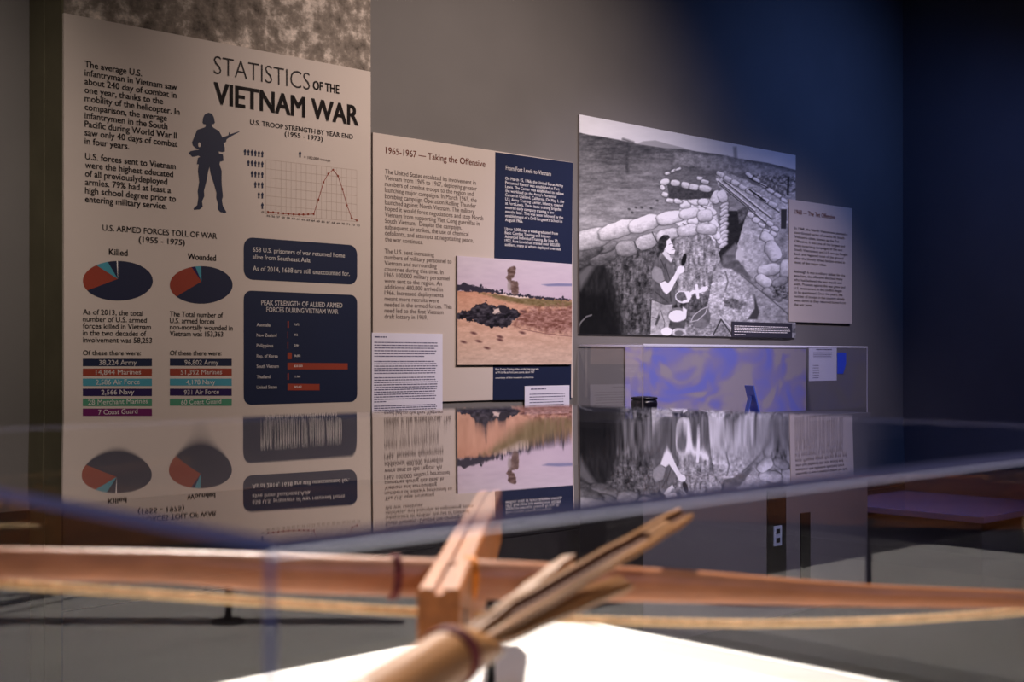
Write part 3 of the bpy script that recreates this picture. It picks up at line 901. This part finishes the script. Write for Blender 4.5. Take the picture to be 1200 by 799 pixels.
p.poly([mm(514, 350), mm(535, 312), mm(580, 330), mm(600, 405), mm(566, 428), mm(520, 395)], 116 + 24 * n2, 0.8)
p.line([mm(600, 405), mm(566, 428)], 1.0, 44, .7)
p.poly([mm(566, 425), mm(600, 408), mm(622, 425), mm(660, 372), mm(682, 325), mm(722, 308), mm(722, 335), mm(690, 375), mm(640, 470), mm(612, 496), mm(590, 475)], 192 - 20 * np.clip((p.x - 785) / 10, 0, 1), 0.8)
p.ell(*mm(704, 335), 4.2, 4.6, 30, 186)
p.ell(*mm(724, 272), 2.7, 7.6, 14, 34)
p.poly([mm(592, 195), mm(625, 235), mm(655, 262), mm(640, 290), mm(610, 262), mm(585, 232)], 168, 0.8)
p.poly([mm(600, 140), mm(632, 128), mm(644, 160), mm(656, 180), mm(650, 190), mm(668, 212), mm(660, 232), mm(630, 234), mm(606, 215), mm(592, 180)], 208, 0.8)
p.poly([mm(640, 232), mm(662, 236), mm(650, 268), mm(632, 250)], 120, 1)
p.poly([mm(556, 180), mm(562, 140), mm(590, 112), mm(622, 112), mm(634, 130), mm(612, 150), mm(612, 180), mm(598, 200), mm(592, 222), mm(570, 226), mm(560, 205)], 50 + 50 * n4, 0.8)
p.line([mm(628, 172), mm(642, 168)], 0.8, 84, .7); p.line([mm(644, 208), mm(660, 206)], 0.8, 110, .7)
# pots, bowls, helmet
p.ell(*mm(714, 512), 8.6, 7.2, 8, 176); p.ell(*mm(712, 510), 7.0, 5.6, 8, 84 + 50 * n4)
p.poly([mm(620, 620), mm(742, 615), mm(728, 715), mm(650, 715)], 74 + 30 * n2, 0.8)
p.ell(*mm(680, 628), 11.4, 8.6, -6, 104); p.ell(*mm(678, 634), 9.6, 6.8, -6, 205)
p.ell(*mm(612, 735), 6.6, 5, 0, 182); p.ell(*mm(692, 742), 8.6, 5.4, 0, 150 + 90 * n4); p.ell(*mm(692, 745), 5.2, 3, 0, 90)
c4 = lambda x, y: (800 + x / 5.705, 270 + y / 5.705)
p.poly([c4(50, 600), c4(90, 590), c4(166, 510), c4(186, 560), c4(180, 620), c4(140, 660), c4(80, 650)], 92 + 50 * n2, 0.8)
p.poly([c4(55, 600), c4(70, 570), c4(120, 530), c4(166, 508), c4(150, 560), c4(100, 605), c4(70, 625)], 84, 1)
p.line([c4(55, 610), c4(100, 600), c4(150, 555), c4(166, 510), c4(120, 530), c4(70, 572), c4(55, 610)], 0.9, 160, .8)
p.poly([c4(0, 510), c4(28, 530), c4(20, 590), c4(0, 600)], 196, 1)
p.line([c4(92, 368), c4(102, 448)], 3.2, 214); p.line([c4(50, 425), c4(70, 410), c4(120, 405), c4(158, 382)], 3.6, 206); p.ell(*c4(142, 392), 3.4, 3, -30, 196)
p.poly([c4(10, 410), c4(40, 405), c4(60, 440), c4(40, 480), c4(0, 485), c4(0, 470), c4(30, 462)], 190, 1)
p.finish('printed_image', 1.26, 1.22, (1.0, 0.985, 1.03))

# caption strip on the big photograph
P3 = Plane(WALL_D - 0.018)
K = Board('caption_strip', P3, 858, 928.3, 376.5, 394.6, 0.0055, M['caption'],
          'charcoal caption strip of white print on the lower corner of the trench photograph', 'caption')


def words_of_dashes(board, name, x0, ya, yb, n, x1, h, m, seed, ends=None, skip=()):
    """Rows of word-long strokes for print too small to read."""
    r = random.Random(seed)
    qs = []
    for k in range(n):
        if k in skip: continue
        y = ya + (yb - ya) * k / max(1, n - 1)
        xe = (ends or {}).get(k, x1 - r.random() * 0.05 * (x1 - x0))
        a = board.loc(x0, y); e = board.loc(xe, y)[0]; hh = board.loc(x0, y - h)[1] - a[1]
        s = a[0]
        while s < e - hh:
            w = min(hh * r.uniform(1.6, 5.2), e - s)
            qs.append([(s, a[1]), (s + w, a[1]), (s + w, a[1] + hh), (s, a[1] + hh)])
            s += w + hh * 0.7
    return board.quads(name, qs, m)


words_of_dashes(K, 'caption_text', 860.5, 382.3, 389, 4, 926, 0.95, M['white_ink'], 5)
words_of_dashes(K, 'credit_text', 860.5, 392.2, 392.2, 1, 874, 0.8, M['white_ink'], 6)

# Tet Offensive panel
T = Board('history_panel', P3, 925, 998.5, 233.2, 376.8, 0.0055, M['beige'],
          'small beige text panel headed 1968 overlapping the trench photograph', 'information panel')
T.text('heading_text', [('1968 — The Tet Offensive', 931.5, 250.5, 978.5, 5.2)], M['rust'], 0.006)
t1 = T.para(['In 1968, the North Vietnamese planned a', 'coordinated series of attacks on South', 'Vietnam\'s cities, known as the Tet', 'Offensive. It was one of the largest and', 'most surprising campaigns of the war.', 'South Vietnamese and U.S. troops fought', 'back and regained most of the ground', 'after the bloody street battles ended in', 'most of the major cities.'], 931, 268.6, 308.6, 7, 990, 3.0)
t2 = T.para(['Although it was a military defeat for the', 'attackers, the offensive shocked many', 'who had believed the war would end', 'soon. Protests against the war grew and', 'U.S. involvement in the conflict began', 'to be questioned. Over the years, the', 'number of troops in the country slowly', 'went down as they returned home from', 'the war zone.'], 930.3, 319.3, 358, 0, 990, 3.0)
T.text('body_text', t1, M['grey_ink'], 0.004)
T.text('body_text', t2, M['grey_ink'], 0.004)

# paper notices
P4 = Plane(WALL_D - 0.0145)
N1 = Board('paper_notice', P4, 435.8, 518.6, 389.8, 489, 0.0028, M['paper'], 'large white paper notice full of small print at the foot of the 1965-1967 panel', 'notice')
words_of_dashes(N1, 'notice_heading_text', 439, 395.4, 395.4, 1, 454, 1.5, M['paper_ink'], 2)
words_of_dashes(N1, 'notice_text', 438.6, 401.6, 418, 6, 513, 1.15, M['paper_ink'], 21, {5: 497})
words_of_dashes(N1, 'notice_text', 438.5, 424, 438, 6, 513, 1.15, M['paper_ink'], 22)
words_of_dashes(N1, 'notice_text', 438.4, 443.2, 471.5, 11, 513, 1.15, M['paper_ink'], 23, {10: 453})
words_of_dashes(N1, 'notice_text', 438.3, 476.6, 484, 4, 513, 1.15, M['paper_ink'], 24)
N2 = Board('paper_notice', P4, 615, 667.3, 452.3, 486, 0.0028, M['paper'], 'small white paper notice low on the navy field beside the wall case', 'notice')
words_of_dashes(N2, 'notice_heading_text', 622, 456.6, 456.6, 1, 640, 1.4, M['paper_ink'], 3)
words_of_dashes(N2, 'notice_text', 620.5, 462.5, 482, 7, 662, 1.0, M['paper_ink'], 31)
P5 = Plane(WALL_D - 0.003)
N3 = Board('paper_notice', P5, 948, 980.5, 405.3, 446.5, 0.0026, M['paper'], 'white paper notice on the wall at the far end of the wall case', 'notice')
words_of_dashes(N3, 'notice_heading_text', 956.5, 410, 410, 1, 975, 1.1, M['paper_ink'], 4)
words_of_dashes(N3, 'notice_text', 953, 413.5, 419.5, 4, 975, 0.7, M['paper_ink'], 41)
words_of_dashes(N3, 'notice_text', 952.5, 428.6, 443, 6, 960, 0.7, M['paper_ink'], 42)

# ------------------------------------------------------------------ acrylic sheets
def sheet(name, parent, o, a, b, c, nu=1, nv=1, sag=None, edge=None):
    """A sheet with outer face spanned by a, b from corner o and thickness vector c (inwards)."""
    o, a, b, c = Vector(o), Vector(a), Vector(b), Vector(c)
    v, f, fm = [], [], []
    def gridded(base, flip, mi, sgn):
        n0 = len(v)
        for j in range(nv + 1):
            for i in range(nu + 1):
                p_ = base + a * (i / nu) + b * (j / nv)
                if sag: p_ = p_ + Vector((0, 0, sag(i / nu, j / nv)))
                v.append(p_)
        for j in range(nv):
            for i in range(nu):
                q = [n0 + j * (nu + 1) + i, n0 + j * (nu + 1) + i + 1, n0 + (j + 1) * (nu + 1) + i + 1, n0 + (j + 1) * (nu + 1) + i]
                f.append(q[::-1] if flip else q); fm.append(mi)
        return n0
    flip = a.cross(b).dot(c) > 0
    n0 = gridded(o, flip, 0, 1)
    n1 = gridded(o + c, not flip, 1, -1)
    W = nu + 1
    loop = [i for i in range(nu)] + [j * W + nu for j in range(nv)] + [nv * W + i for i in range(nu, 0, -1)] + [j * W for j in range(nv, 0, -1)]
    m0 = len(v)                                  # the sawn edge has vertices of its own, so that the faces keep clean normals
    v += [v[n0 + k].copy() for k in loop] + [v[n1 + k].copy() for k in loop]
    nl = len(loop)
    for i in range(nl):
        j = (i + 1) % nl
        q = (m0 + i, m0 + j, m0 + nl + j, m0 + nl + i)
        f.append(q if not flip else q[::-1]); fm.append(2)
    ob = mesh(name, v, f, [M['acrylic'], M['acrylic_in'], edge or M['acrylic_edge']], parent, None, fm)
    for pl, mi in zip(ob.data.polygons, fm): pl.use_smooth = bool(sag) and mi < 2
    return ob


def acrylic_box(parent, w, d, z0, z1, t, sag=None, back=True, edge=None):
    """Five sheets round the local box 0..w, 0..d (y towards the wall), z0..z1."""
    h = z1 - z0
    sheet('top_panel', parent, (0, 0, z1), (w, 0, 0), (0, d, 0), (0, 0, -t), 48 if sag else 1, 48 if sag else 1, sag, edge)
    zt = h - t - 0.0006 - (0.0 if not sag else 0.0)
    sheet('front_panel', parent, (0, 0, z0), (w, 0, 0), (0, 0, zt), (0, t, 0), edge=edge)
    sheet('side_panel', parent, (0, d - t, z0), (0, -(d - 2 * t), 0), (0, 0, zt), (t, 0, 0), edge=M['acrylic_in'])
    sheet('side_panel', parent, (w, t, z0), (0, d - 2 * t, 0), (0, 0, zt), (-t, 0, 0), edge=M['acrylic_in'])
    if back: sheet('rear_panel', parent, (w, d, z0), (-w, 0, 0), (0, 0, zt), (0, -t, 0), edge=M['acrylic_in'])


# ------------------------------------------------------------------ wall case and what stands in it
CASE_R = Matrix(((DX, NX, 0), (DY, NY, 0), (0, 0, 1))).to_4x4()    # local x along the wall, y into the wall
wc0, wc1 = PW.sz(677, 420)[0], PW.sz(943, 420)[0]
wcw, wcd = wc1 - wc0, 0.40
WZ, WTOP = 1.005, CAMZ + 0.066
wm = CASE_R.copy(); wm.translation = wall_point(wc0, wcd + 0.004, 0)
wc = empty('long_display_case', (0, 0, 0), 'long clear acrylic case on a grey base against the wall under the trench photograph', 'display case')
wc.matrix_basis = wm
base = box_obj('base', (0, 0, 0.0), (wcw, wcd, WZ - 0.03), M['grey_base'], wc, None, 0.004)
box_obj('base_recess', (wcw * 0.50, -0.006, 0.10), (wcw * 0.585, 0.002, WZ - 0.16), M['black_metal'], wc, None, 0.001)
box_obj('base_recess', (wcw * 0.655, -0.006, 0.10), (wcw * 0.70, 0.002, WZ - 0.5), M['black_metal'], wc, None, 0.001)
ou = box_obj('outlet_plate', (wcw * 0.525, -0.012, 0.36), (wcw * 0.56, -0.005, 0.46), M['outlet'], wc, None, 0.001)
for zz in (0.375, 0.42):
    box_obj('socket', (wcw * 0.534, -0.0135, zz), (wcw * 0.551, -0.011, zz + 0.025), M['black_metal'], ou)
box_obj('deck', (-0.012, -0.012, WZ - 0.03), (wcw + 0.012, wcd, WZ), M['grey_base'], wc, None, 0.003)


def blotch_mat():  # blotches of blue light on the case back, painted into the colour
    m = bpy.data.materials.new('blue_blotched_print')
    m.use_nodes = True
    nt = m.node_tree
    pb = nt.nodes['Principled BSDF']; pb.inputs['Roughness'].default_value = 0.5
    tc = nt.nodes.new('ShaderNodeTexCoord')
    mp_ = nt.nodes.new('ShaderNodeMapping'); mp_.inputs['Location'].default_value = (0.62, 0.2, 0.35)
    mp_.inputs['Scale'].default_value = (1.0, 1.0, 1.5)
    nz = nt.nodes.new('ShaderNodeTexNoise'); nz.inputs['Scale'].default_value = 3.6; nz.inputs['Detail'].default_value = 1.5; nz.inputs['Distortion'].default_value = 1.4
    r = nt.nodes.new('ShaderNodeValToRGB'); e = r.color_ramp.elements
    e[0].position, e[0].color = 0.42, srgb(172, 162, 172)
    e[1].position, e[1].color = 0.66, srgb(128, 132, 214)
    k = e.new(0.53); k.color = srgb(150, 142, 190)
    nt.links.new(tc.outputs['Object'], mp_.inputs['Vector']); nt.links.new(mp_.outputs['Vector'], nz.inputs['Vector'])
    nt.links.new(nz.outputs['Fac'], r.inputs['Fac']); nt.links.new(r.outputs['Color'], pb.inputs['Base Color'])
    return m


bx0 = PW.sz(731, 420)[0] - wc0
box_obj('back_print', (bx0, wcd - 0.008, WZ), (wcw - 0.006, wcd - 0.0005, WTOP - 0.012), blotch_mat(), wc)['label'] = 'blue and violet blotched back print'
acrylic_box(wc, wcw, wcd - 0.01, WZ, WTOP, 0.006, None, False, M['bright_edge'])


def in_case(x, frac):
    """Deck point of the wall case seen at pixel column x, at a fraction of its depth from the wall."""
    pl = Plane(WALL_D - wcd * frac)
    s = pl.sz(x, 420)[0]
    return wall_point(s, wcd * frac, WZ)


c0 = in_case(755, 0.45)
cup = empty('dark_canister', c0, 'short dark rounded canister standing in the wall case near its front corner', 'canister')
cup.scale = (1, 1, 0.93)
bm = bmesh.new()
prof = [(0.0, 0.0), (0.044, 0.0), (0.048, 0.004), (0.055, 0.03), (0.0605, 0.06), (0.063, 0.09), (0.060, 0.104), (0.05, 0.108)]
prof2 = [(0.046, 0.111), (0.03, 0.114), (0.0, 0.116)]
def lathe(pr, n=32):
    bm = bmesh.new()
    rings = [[bm.verts.new((r * math.cos(2 * math.pi * k / n), r * math.sin(2 * math.pi * k / n), z)) for k in range(n)] if r > 1e-6 else [bm.verts.new((0, 0, z))] for r, z in pr]
    for a, b in zip(rings, rings[1:]):
        for k in range(n):
            q = [a[k % len(a)], a[(k + 1) % len(a)], b[(k + 1) % len(b)], b[k % len(b)]]
            q = list(dict.fromkeys(q))
            if len(q) > 2: bm.faces.new(q)
    return bm
from_bm('body', lathe(prof), M['cup'], cup, None, True)
from_bm('lid', lathe([(0.06, 0.1075), (0.0635, 0.11), (0.0635, 0.117), (0.058, 0.121)] + [(0.03, 0.125), (0.0, 0.126)]), M['cup'], cup, None, True)
bm.free()

c1 = in_case(886, 0.5)
sg = empty('label_stand', c1, 'slim blue label stand leaning inside the wall case toward its far end', 'label stand')
sg.rotation_euler = (0, 0, math.atan2(DY, DX) + math.radians(62))
pm = Matrix.Rotation(math.radians(-14), 4, 'X')
box_obj('plate', (-0.05, -0.004, 0.0), (0.05, 0.004, 0.16), M['blue_plastic'], sg, pm, 0.0015)
bm = bmesh.new()
bx(bm, (-0.02, 0.0, 0.0), (0.02, 0.005, 0.10), 0.001, Matrix.Translation((0, 0.055, 0.003)) @ Matrix.Rotation(math.radians(14), 4, 'X'))
from_bm('easel_foot', bm, M['blue_plastic'], sg)
bm = bmesh.new(); bx(bm, (-0.05, -0.022, 0.0), (0.05, 0.06, 0.004), 0.001)
from_bm('foot_ledge', bm, M['blue_plastic'], sg)

NB = Board('blue_card', P5, 981.3, 991.5, 413, 438, 0.002, M['blue_card'], 'small bright blue card on the wall beside the white notice past the case', 'card')  # flat blue shape standing in for a patch of light on the wall
NB.poly('folded_corner', [(988, 438), (991.5, 426), (991.5, 438)], M['wall'], 0.0006)  # wall-coloured piece that trims the corner of the painted light

# low plinth in the far corner
pm0 = CASE_R.copy(); pm0.translation = wall_point(S_R - 0.98, 1.02, 0)
pln = empty('low_plinth', (0, 0, 0), 'low glossy grey plinth in the far corner of the room, seen through the front case', 'plinth')
pln.matrix_basis = pm0
box_obj('body', (0.02, 0.02, 0), (0.93, 0.98, 0.44), M['grey_base'], pln, None, 0.004)
box_obj('top', (0, 0, 0.44), (0.95, 1.0, 0.475), M['plinth'], pln, None, 0.004)

# ------------------------------------------------------------------ the front case
CH = 0.055                                       # the lens stands this far above the acrylic top
TOPZ = CAMZ - CH
def at(x, y, z):
    return Vector(((x - CX) / F * z, z, CAMZ - (y - HY) / F * z))
zc = F * CH / (630 - HY)
C1 = Vector(((322 - CX) / F * zc, zc))
zf = F * CH / (477 - HY)
C3 = Vector(((657 - CX) / F * zf, zf))
dv, ev = Vector((DX, DY)), Vector((NX, NY))
CW, CD = (C3 - C1).dot(dv), (C3 - C1).dot(ev)
DECK = CAMZ - (722 - HY) / F * zf
fm_ = CASE_R.copy(); fm_.translation = (C1.x, C1.y, 0)
fc = empty('display_case', (0, 0, 0), 'clear acrylic display case with a bright white deck holding the crossbow, closest to the viewer', 'display case')
fc.matrix_basis = fm_
box_obj('base', (0.012, 0.012, 0), (CW - 0.012, CD - 0.012, DECK - 0.035), M['base'], fc, None, 0.004)
box_obj('deck', (-0.012, -0.012, DECK - 0.035), (CW + 0.012, CD + 0.012, DECK - 0.002), M['deck'], fc, None, 0.004)
bm = bmesh.new(); bx(bm, (0.022, 0.022, DECK - 0.002), (CW - 0.022, CD - 0.022, DECK + 0.004), 0.002)
from_bm('deck_pad', bm, M['deck'], fc)
def sag_top(a, b):
    return -0.0020 * (1 - (2 * a - 1) ** 2) * (1 - (2 * b - 1) ** 2) + 0.0022 * (b * CD * NY + a * CW * DY)
acrylic_box(fc, CW, CD, DECK - 0.002, TOPZ, 0.005, sag_top)

# ------------------------------------------------------------------ crossbow
def spline(pts, n):
    """Catmull-Rom through pts."""
    P = [Vector(q) for q in pts]; P = [2 * P[0] - P[1]] + P + [2 * P[-1] - P[-2]]
    out = []
    for i in range(1, len(P) - 2):
        for k in range(n):
            t = k / n
            out.append(0.5 * ((2 * P[i]) + (P[i + 1] - P[i - 1]) * t + (2 * P[i - 1] - 5 * P[i] + 4 * P[i + 1] - P[i + 2]) * t * t + (3 * P[i] - P[i - 1] - 3 * P[i + 1] + P[i + 2]) * t ** 3))
    return out + [P[-2]]


xb = empty('crossbow', at(520, 680, 0.90), 'wooden crossbow with a long brown bow limb resting inside the front acrylic case', 'crossbow')
inv = Matrix.Translation(-xb.location)
bow = [(-75, 655, 0.78), (0, 660, 0.79), (200, 664, 0.825), (322, 671, 0.85), (520, 677.5, 0.895), (600, 680, 0.91), (800, 687, 0.955), (1000, 697, 0.995), (1200, 702.5, 1.02), (1245, 703, 1.025)]
wid = [30, 38, 39, 46, 46, 46, 39, 27, 21, 17]
bp_ = spline([at(*q) for q in bow], 6)
rad = []
for i in range(len(bp_)):
    f_ = i / 6; k = min(int(f_), len(bow) - 2); t = f_ - k
    px_ = wid[k] * (1 - t) + wid[k + 1] * t; z_ = bow[k][2] * (1 - t) + bow[k + 1][2] * t
    r_ = px_ / 2 * z_ / F
    rad.append((r_ * 0.72, r_))
bm = bmesh.new(); sweep(bm, bp_, rad, 20)
bmesh.ops.transform(bm, matrix=inv, verts=bm.verts)
from_bm('bow_limb', bm, M['bow_wood'], xb, None, True)

# stock: long bar pointing away from the viewer, with a groove down its top
n_l, n_r = at(487, 690, 0.78), at(541, 690, 0.78)
f_l = at(559, 574, 0.78 * 270 / 154.0); f_r = at(590, 574, 0.78 * 270 / 154.0)
sax = ((f_l + f_r) / 2 - (n_l + n_r) / 2); sax.z = 0; SL = sax.length; sax.normalize()
side_v = Vector((sax.y, -sax.x, 0))
sw = (n_r - n_l).length
ctr = (n_l + n_r) / 2
SMX = Matrix(((side_v.x, sax.x, 0, ctr.x), (side_v.y, sax.y, 0, ctr.y), (0, 0, 1, ctr.z), (0, 0, 0, 1)))
hw, hh = sw / 2 * 0.97, 0.062
sec = [(-hw, -hh), (hw, -hh), (hw, -0.002), (hw - 0.002, 0), (0.0030, 0), (0.0026, -0.0035), (-0.0026, -0.0035), (-0.0030, 0), (-hw + 0.002, 0), (-hw, -0.002)]
bm = bmesh.new()
rings = []
for y, s_, hk in ((0, 0.94, 0.95), (0.004, 1, 1), (SL * .3, 1, 1), (SL * .62, .98, .92), (SL * .985, .96, .8), (SL, .88, .74)):
    rings.append([bm.verts.new((x * s_, y, z * hk)) for x, z in sec])
for a, b in zip(rings, rings[1:]):
    for k in range(len(sec)):
        bm.faces.new((a[k], a[(k + 1) % len(sec)], b[(k + 1) % len(sec)], b[k]))
bm.faces.new(rings[0]); bm.faces.new(rings[-1][::-1])
st = from_bm('stock', bm, M['stock_wood'], xb, inv @ SMX)
bm = bmesh.new(); bx(bm, (hw - 0.0004, 0.028, -0.052), (hw + 0.0012, 0.037, -0.018), 0.0004)
from_bm('slot', bm, M['black_metal'], st)['label'] = 'dark narrow slot cut in the side of the stock'
# lashings round the bow either side of the stock
def ring_at(x, w=2):
    i = min(range(len(bp_)), key=lambda k: abs(CX + F * bp_[k].x / bp_[k].y - x))
    bm = bmesh.new()
    t = (bp_[i + 1] - bp_[i - 1]).normalized()
    for k in range(w):
        c_ = bp_[i] + t * (k - (w - 1) / 2) * 0.0026
        fr_ = frames_along([c_ - t * .01, c_, c_ + t * .01])[1]
        pts = [c_ + fr_[2] * math.cos(q * math.pi / 12) * (rad[i][0] + .001) + fr_[3] * math.sin(q * math.pi / 12) * (rad[i][1] + .001) for q in range(25)]
        sweep(bm, pts, 0.0016, 8)
    bmesh.ops.transform(bm, matrix=inv, verts=bm.verts)
    return bm
from_bm('lashing', ring_at(463, 2), M['cord'], xb, None, True)
from_bm('lashing', ring_at(545, 3), M['lashing'], xb, None, True)['label'] = 'bright orange lashing beside the stock'

# slack twisted bowstring hanging below the limb
sp = [at(-72, 670, 0.785), at(0, 683, 0.80), at(200, 697.5, 0.838), at(322, 706.5, 0.866), at(470, 716, 0.90), at(640, 724.5, 0.938), at(800, 729.5, 0.972), at(900, 730.5, 0.99), at(1000, 728.5, 1.006), at(1100, 723.5, 1.018), at(1200, 716, 1.024), at(1240, 708, 1.022)]
cl = spline(sp, 26)
fr = frames_along(cl)
bm = bmesh.new()
L = 0.0
acc = [0.0]
for a, b in zip(cl, cl[1:]): acc.append(acc[-1] + (b - a).length)
for ph in (0, 2.094, 4.188):
    pts = [p_ + a * 0.0016 * math.cos(ph + s / 0.0032) + b * 0.0016 * math.sin(ph + s / 0.0032) for (p_, t, a, b), s in zip(fr, acc)]
    sweep(bm, pts, 0.0019, 6)
bmesh.ops.transform(bm, matrix=inv, verts=bm.verts)
from_bm('bowstring', bm, M['rope'], xb, None, True)['label'] = 'slack twisted pale rope bowstring'

# ------------------------------------------------------------------ bamboo quiver and its arrows
q0, q1 = at(345, 888, 0.50), at(574, 740, 0.72)
qa = (q1 - q0).normalized()
qv = empty('bamboo_quiver', q0, 'tan bamboo tube quiver bound with maroon cord lying across the front case', 'quiver')
QL = (q1 - q0).length
b_ = Vector((0, 0, 1)).cross(qa).normalized(); c_ = qa.cross(b_)
QM = Matrix(((b_.x, c_.x, qa.x), (b_.y, c_.y, qa.y), (b_.z, c_.z, qa.z))).to_4x4()
qv.rotation_euler = QM.to_euler()
n = 40; R0, R1 = 0.0146, 0.0134
bm = bmesh.new()
outer, inner = [], []
zs = [0, .004, .03, .06, .064, .068, .1] + [QL * k for k in (.55, .62, .7, .8, .9, 1.0)]
zs = sorted(set(round(z, 5) for z in zs))
for z in zs:
    ro = []
    for k in range(n):
        q = 2 * math.pi * k / n
        zz = z
        if z > QL * .5:                                  # slanted mouth: the upper side is cut back
            zz = QL * .5 + (z - QL * .5) * (1 - 0.46 * (0.5 + 0.5 * math.sin(q)))
        node = 0.0008 if abs(z - .064) < .002 else 0
        rr = R0 + node - (0.003 if z == 0 else 0)
        ro.append(bm.verts.new((rr * math.cos(q), rr * math.sin(q), zz)))
    outer.append(ro)
top_in = [bm.verts.new((v.co.x * .80, v.co.y * .80, v.co.z)) for v in outer[-1]]
low_in = [bm.verts.new((v.co.x, v.co.y, QL * .45)) for v in top_in]
seq = outer + [top_in, low_in]
for a, b in zip(seq, seq[1:]):
    for k in range(n):
        fc_ = bm.faces.new((a[k], a[(k + 1) % n], b[(k + 1) % n], b[k]))
        if b is low_in: fc_.material_index = 1
bm.faces.new(outer[0][::-1]); f0 = bm.faces.new(low_in); f0.material_index = 1
from_bm('tube', bm, [M['bamboo'], M['bamboo_inner']], qv, None, True)
bm = bmesh.new()
for j in range(5):
    z = QL * .70 + j * 0.0021
    sweep(bm, [Vector((R0 * 1.03 * math.cos(q * math.pi / 16), R0 * 1.03 * math.sin(q * math.pi / 16), z + .0021 * q / 32)) for q in range(33)], 0.0012, 6)
from_bm('cord_wrap', bm, M['cord'], qv, None, True)


def arrow(a, b, w, t, roll, label, grooved, seed):
    """A split-bamboo arrow shaft from a to b: flat slat, hollow along the top when grooved."""
    a, b = Vector(a), Vector(b)
    o = empty('bamboo_arrow', a, label, 'arrow', 'bamboo arrows in the quiver')
    ax = (b - a).normalized(); s_ = Vector((0, 0, 1)).cross(ax).normalized(); u_ = ax.cross(s_)
    s2, u2 = s_ * math.cos(roll) + u_ * math.sin(roll), u_ * math.cos(roll) - s_ * math.sin(roll)
    o.rotation_euler = Matrix(((s2.x, u2.x, ax.x), (s2.y, u2.y, ax.y), (s2.z, u2.z, ax.z))).to_euler()
    Ln = (b - a).length
    g = t * 0.62 if grooved else t * 0.12
    sec = [(-w, -t * .3), (-w * .6, -t), (w * .6, -t), (w, -t * .3), (w, t), (w * .62, t), (w * .45, t - g), (-w * .45, t - g), (-w * .62, t), (-w, t)]
    r = random.Random(seed)
    bm = bmesh.new(); rings = []
    for k in range(13):
        z = Ln * k / 12
        wob = (r.random() - .5) * .0007
        e = 1.0 if 0 < k < 12 else .85
        rings.append([bm.verts.new((x * e + wob, y * e + wob, z)) for x, y in sec])
    m_ = len(sec)
    for p0, p1 in zip(rings, rings[1:]):
        for k in range(m_):
            f_ = bm.faces.new((p0[k], p0[(k + 1) % m_], p1[(k + 1) % m_], p1[k]))
            if grooved and k in (5, 6, 7): f_.material_index = 1
    bm.faces.new(rings[0]); bm.faces.new(rings[-1][::-1])
    from_bm('shaft', bm, [M['bamboo'], M['bamboo_inner']], o)
    return o


o1 = arrow(at(548, 752, .70), at(803, 604, 1.02), .0078, .0044, 0.35, 'longest grooved bamboo arrow reaching out of the quiver past the bow', True, 1)
bm = bmesh.new(); bx(bm, (-.0036, -.001, -.045), (.0036, .0045, 0), .001)
Ln = (at(803, 604, 1.02) - at(548, 752, .70)).length
from_bm('groove_plug', bm, M['bamboo'], o1, Matrix.Translation((0, 0, Ln * .88)))
arrow(at(552, 757, .70), at(733, 683, .90), .0072, .0030, 0.5, 'short flat bamboo arrow along the lower side of the bundle', False, 2)
arrow(at(553, 744, .705), at(668, 654, .88), .0052, .0030, -0.2, 'short flat bamboo arrow along the upper side of the bundle', False, 3)

# ------------------------------------------------------------------ black mount posts on the deck
def post(x, y, top, label, fork=0.010):
    o = empty('mount_post', (x, y, DECK + 0.004), label, 'mount', 'black mounts under the crossbow')
    h = top - DECK - 0.004
    bm = bmesh.new()
    sweep(bm, [(0, 0, 0.004), (0, 0, h * .5), (0, 0, h)], 0.0038, 16)
    from_bm('rod', bm, M['black_metal'], o, None, True)
    from_bm('foot', lathe([(0, 0), (.018, 0), (.018, .003), (.0165, .0042), (0, .0042)]), M['black_metal'], o)
    bm = bmesh.new()
    bx(bm, (-fork, -.004, h - .003), (fork, .004, h), .0006)
    bx(bm, (-fork, -.004, h), (-fork + .003, .004, h + .008), .0006)
    bx(bm, (fork - .003, -.004, h), (fork, .004, h + .008), .0006)
    from_bm('cradle', bm, M['black_metal'], o)
    return o


pz = ctr.z - hh * 0.9
p1 = post(-0.018, 1.106, pz, 'slim black mount post under the stock behind the quiver')
p1.rotation_euler = (0, 0, math.atan2(side_v.y, side_v.x))

bpy.context.view_layer.update()
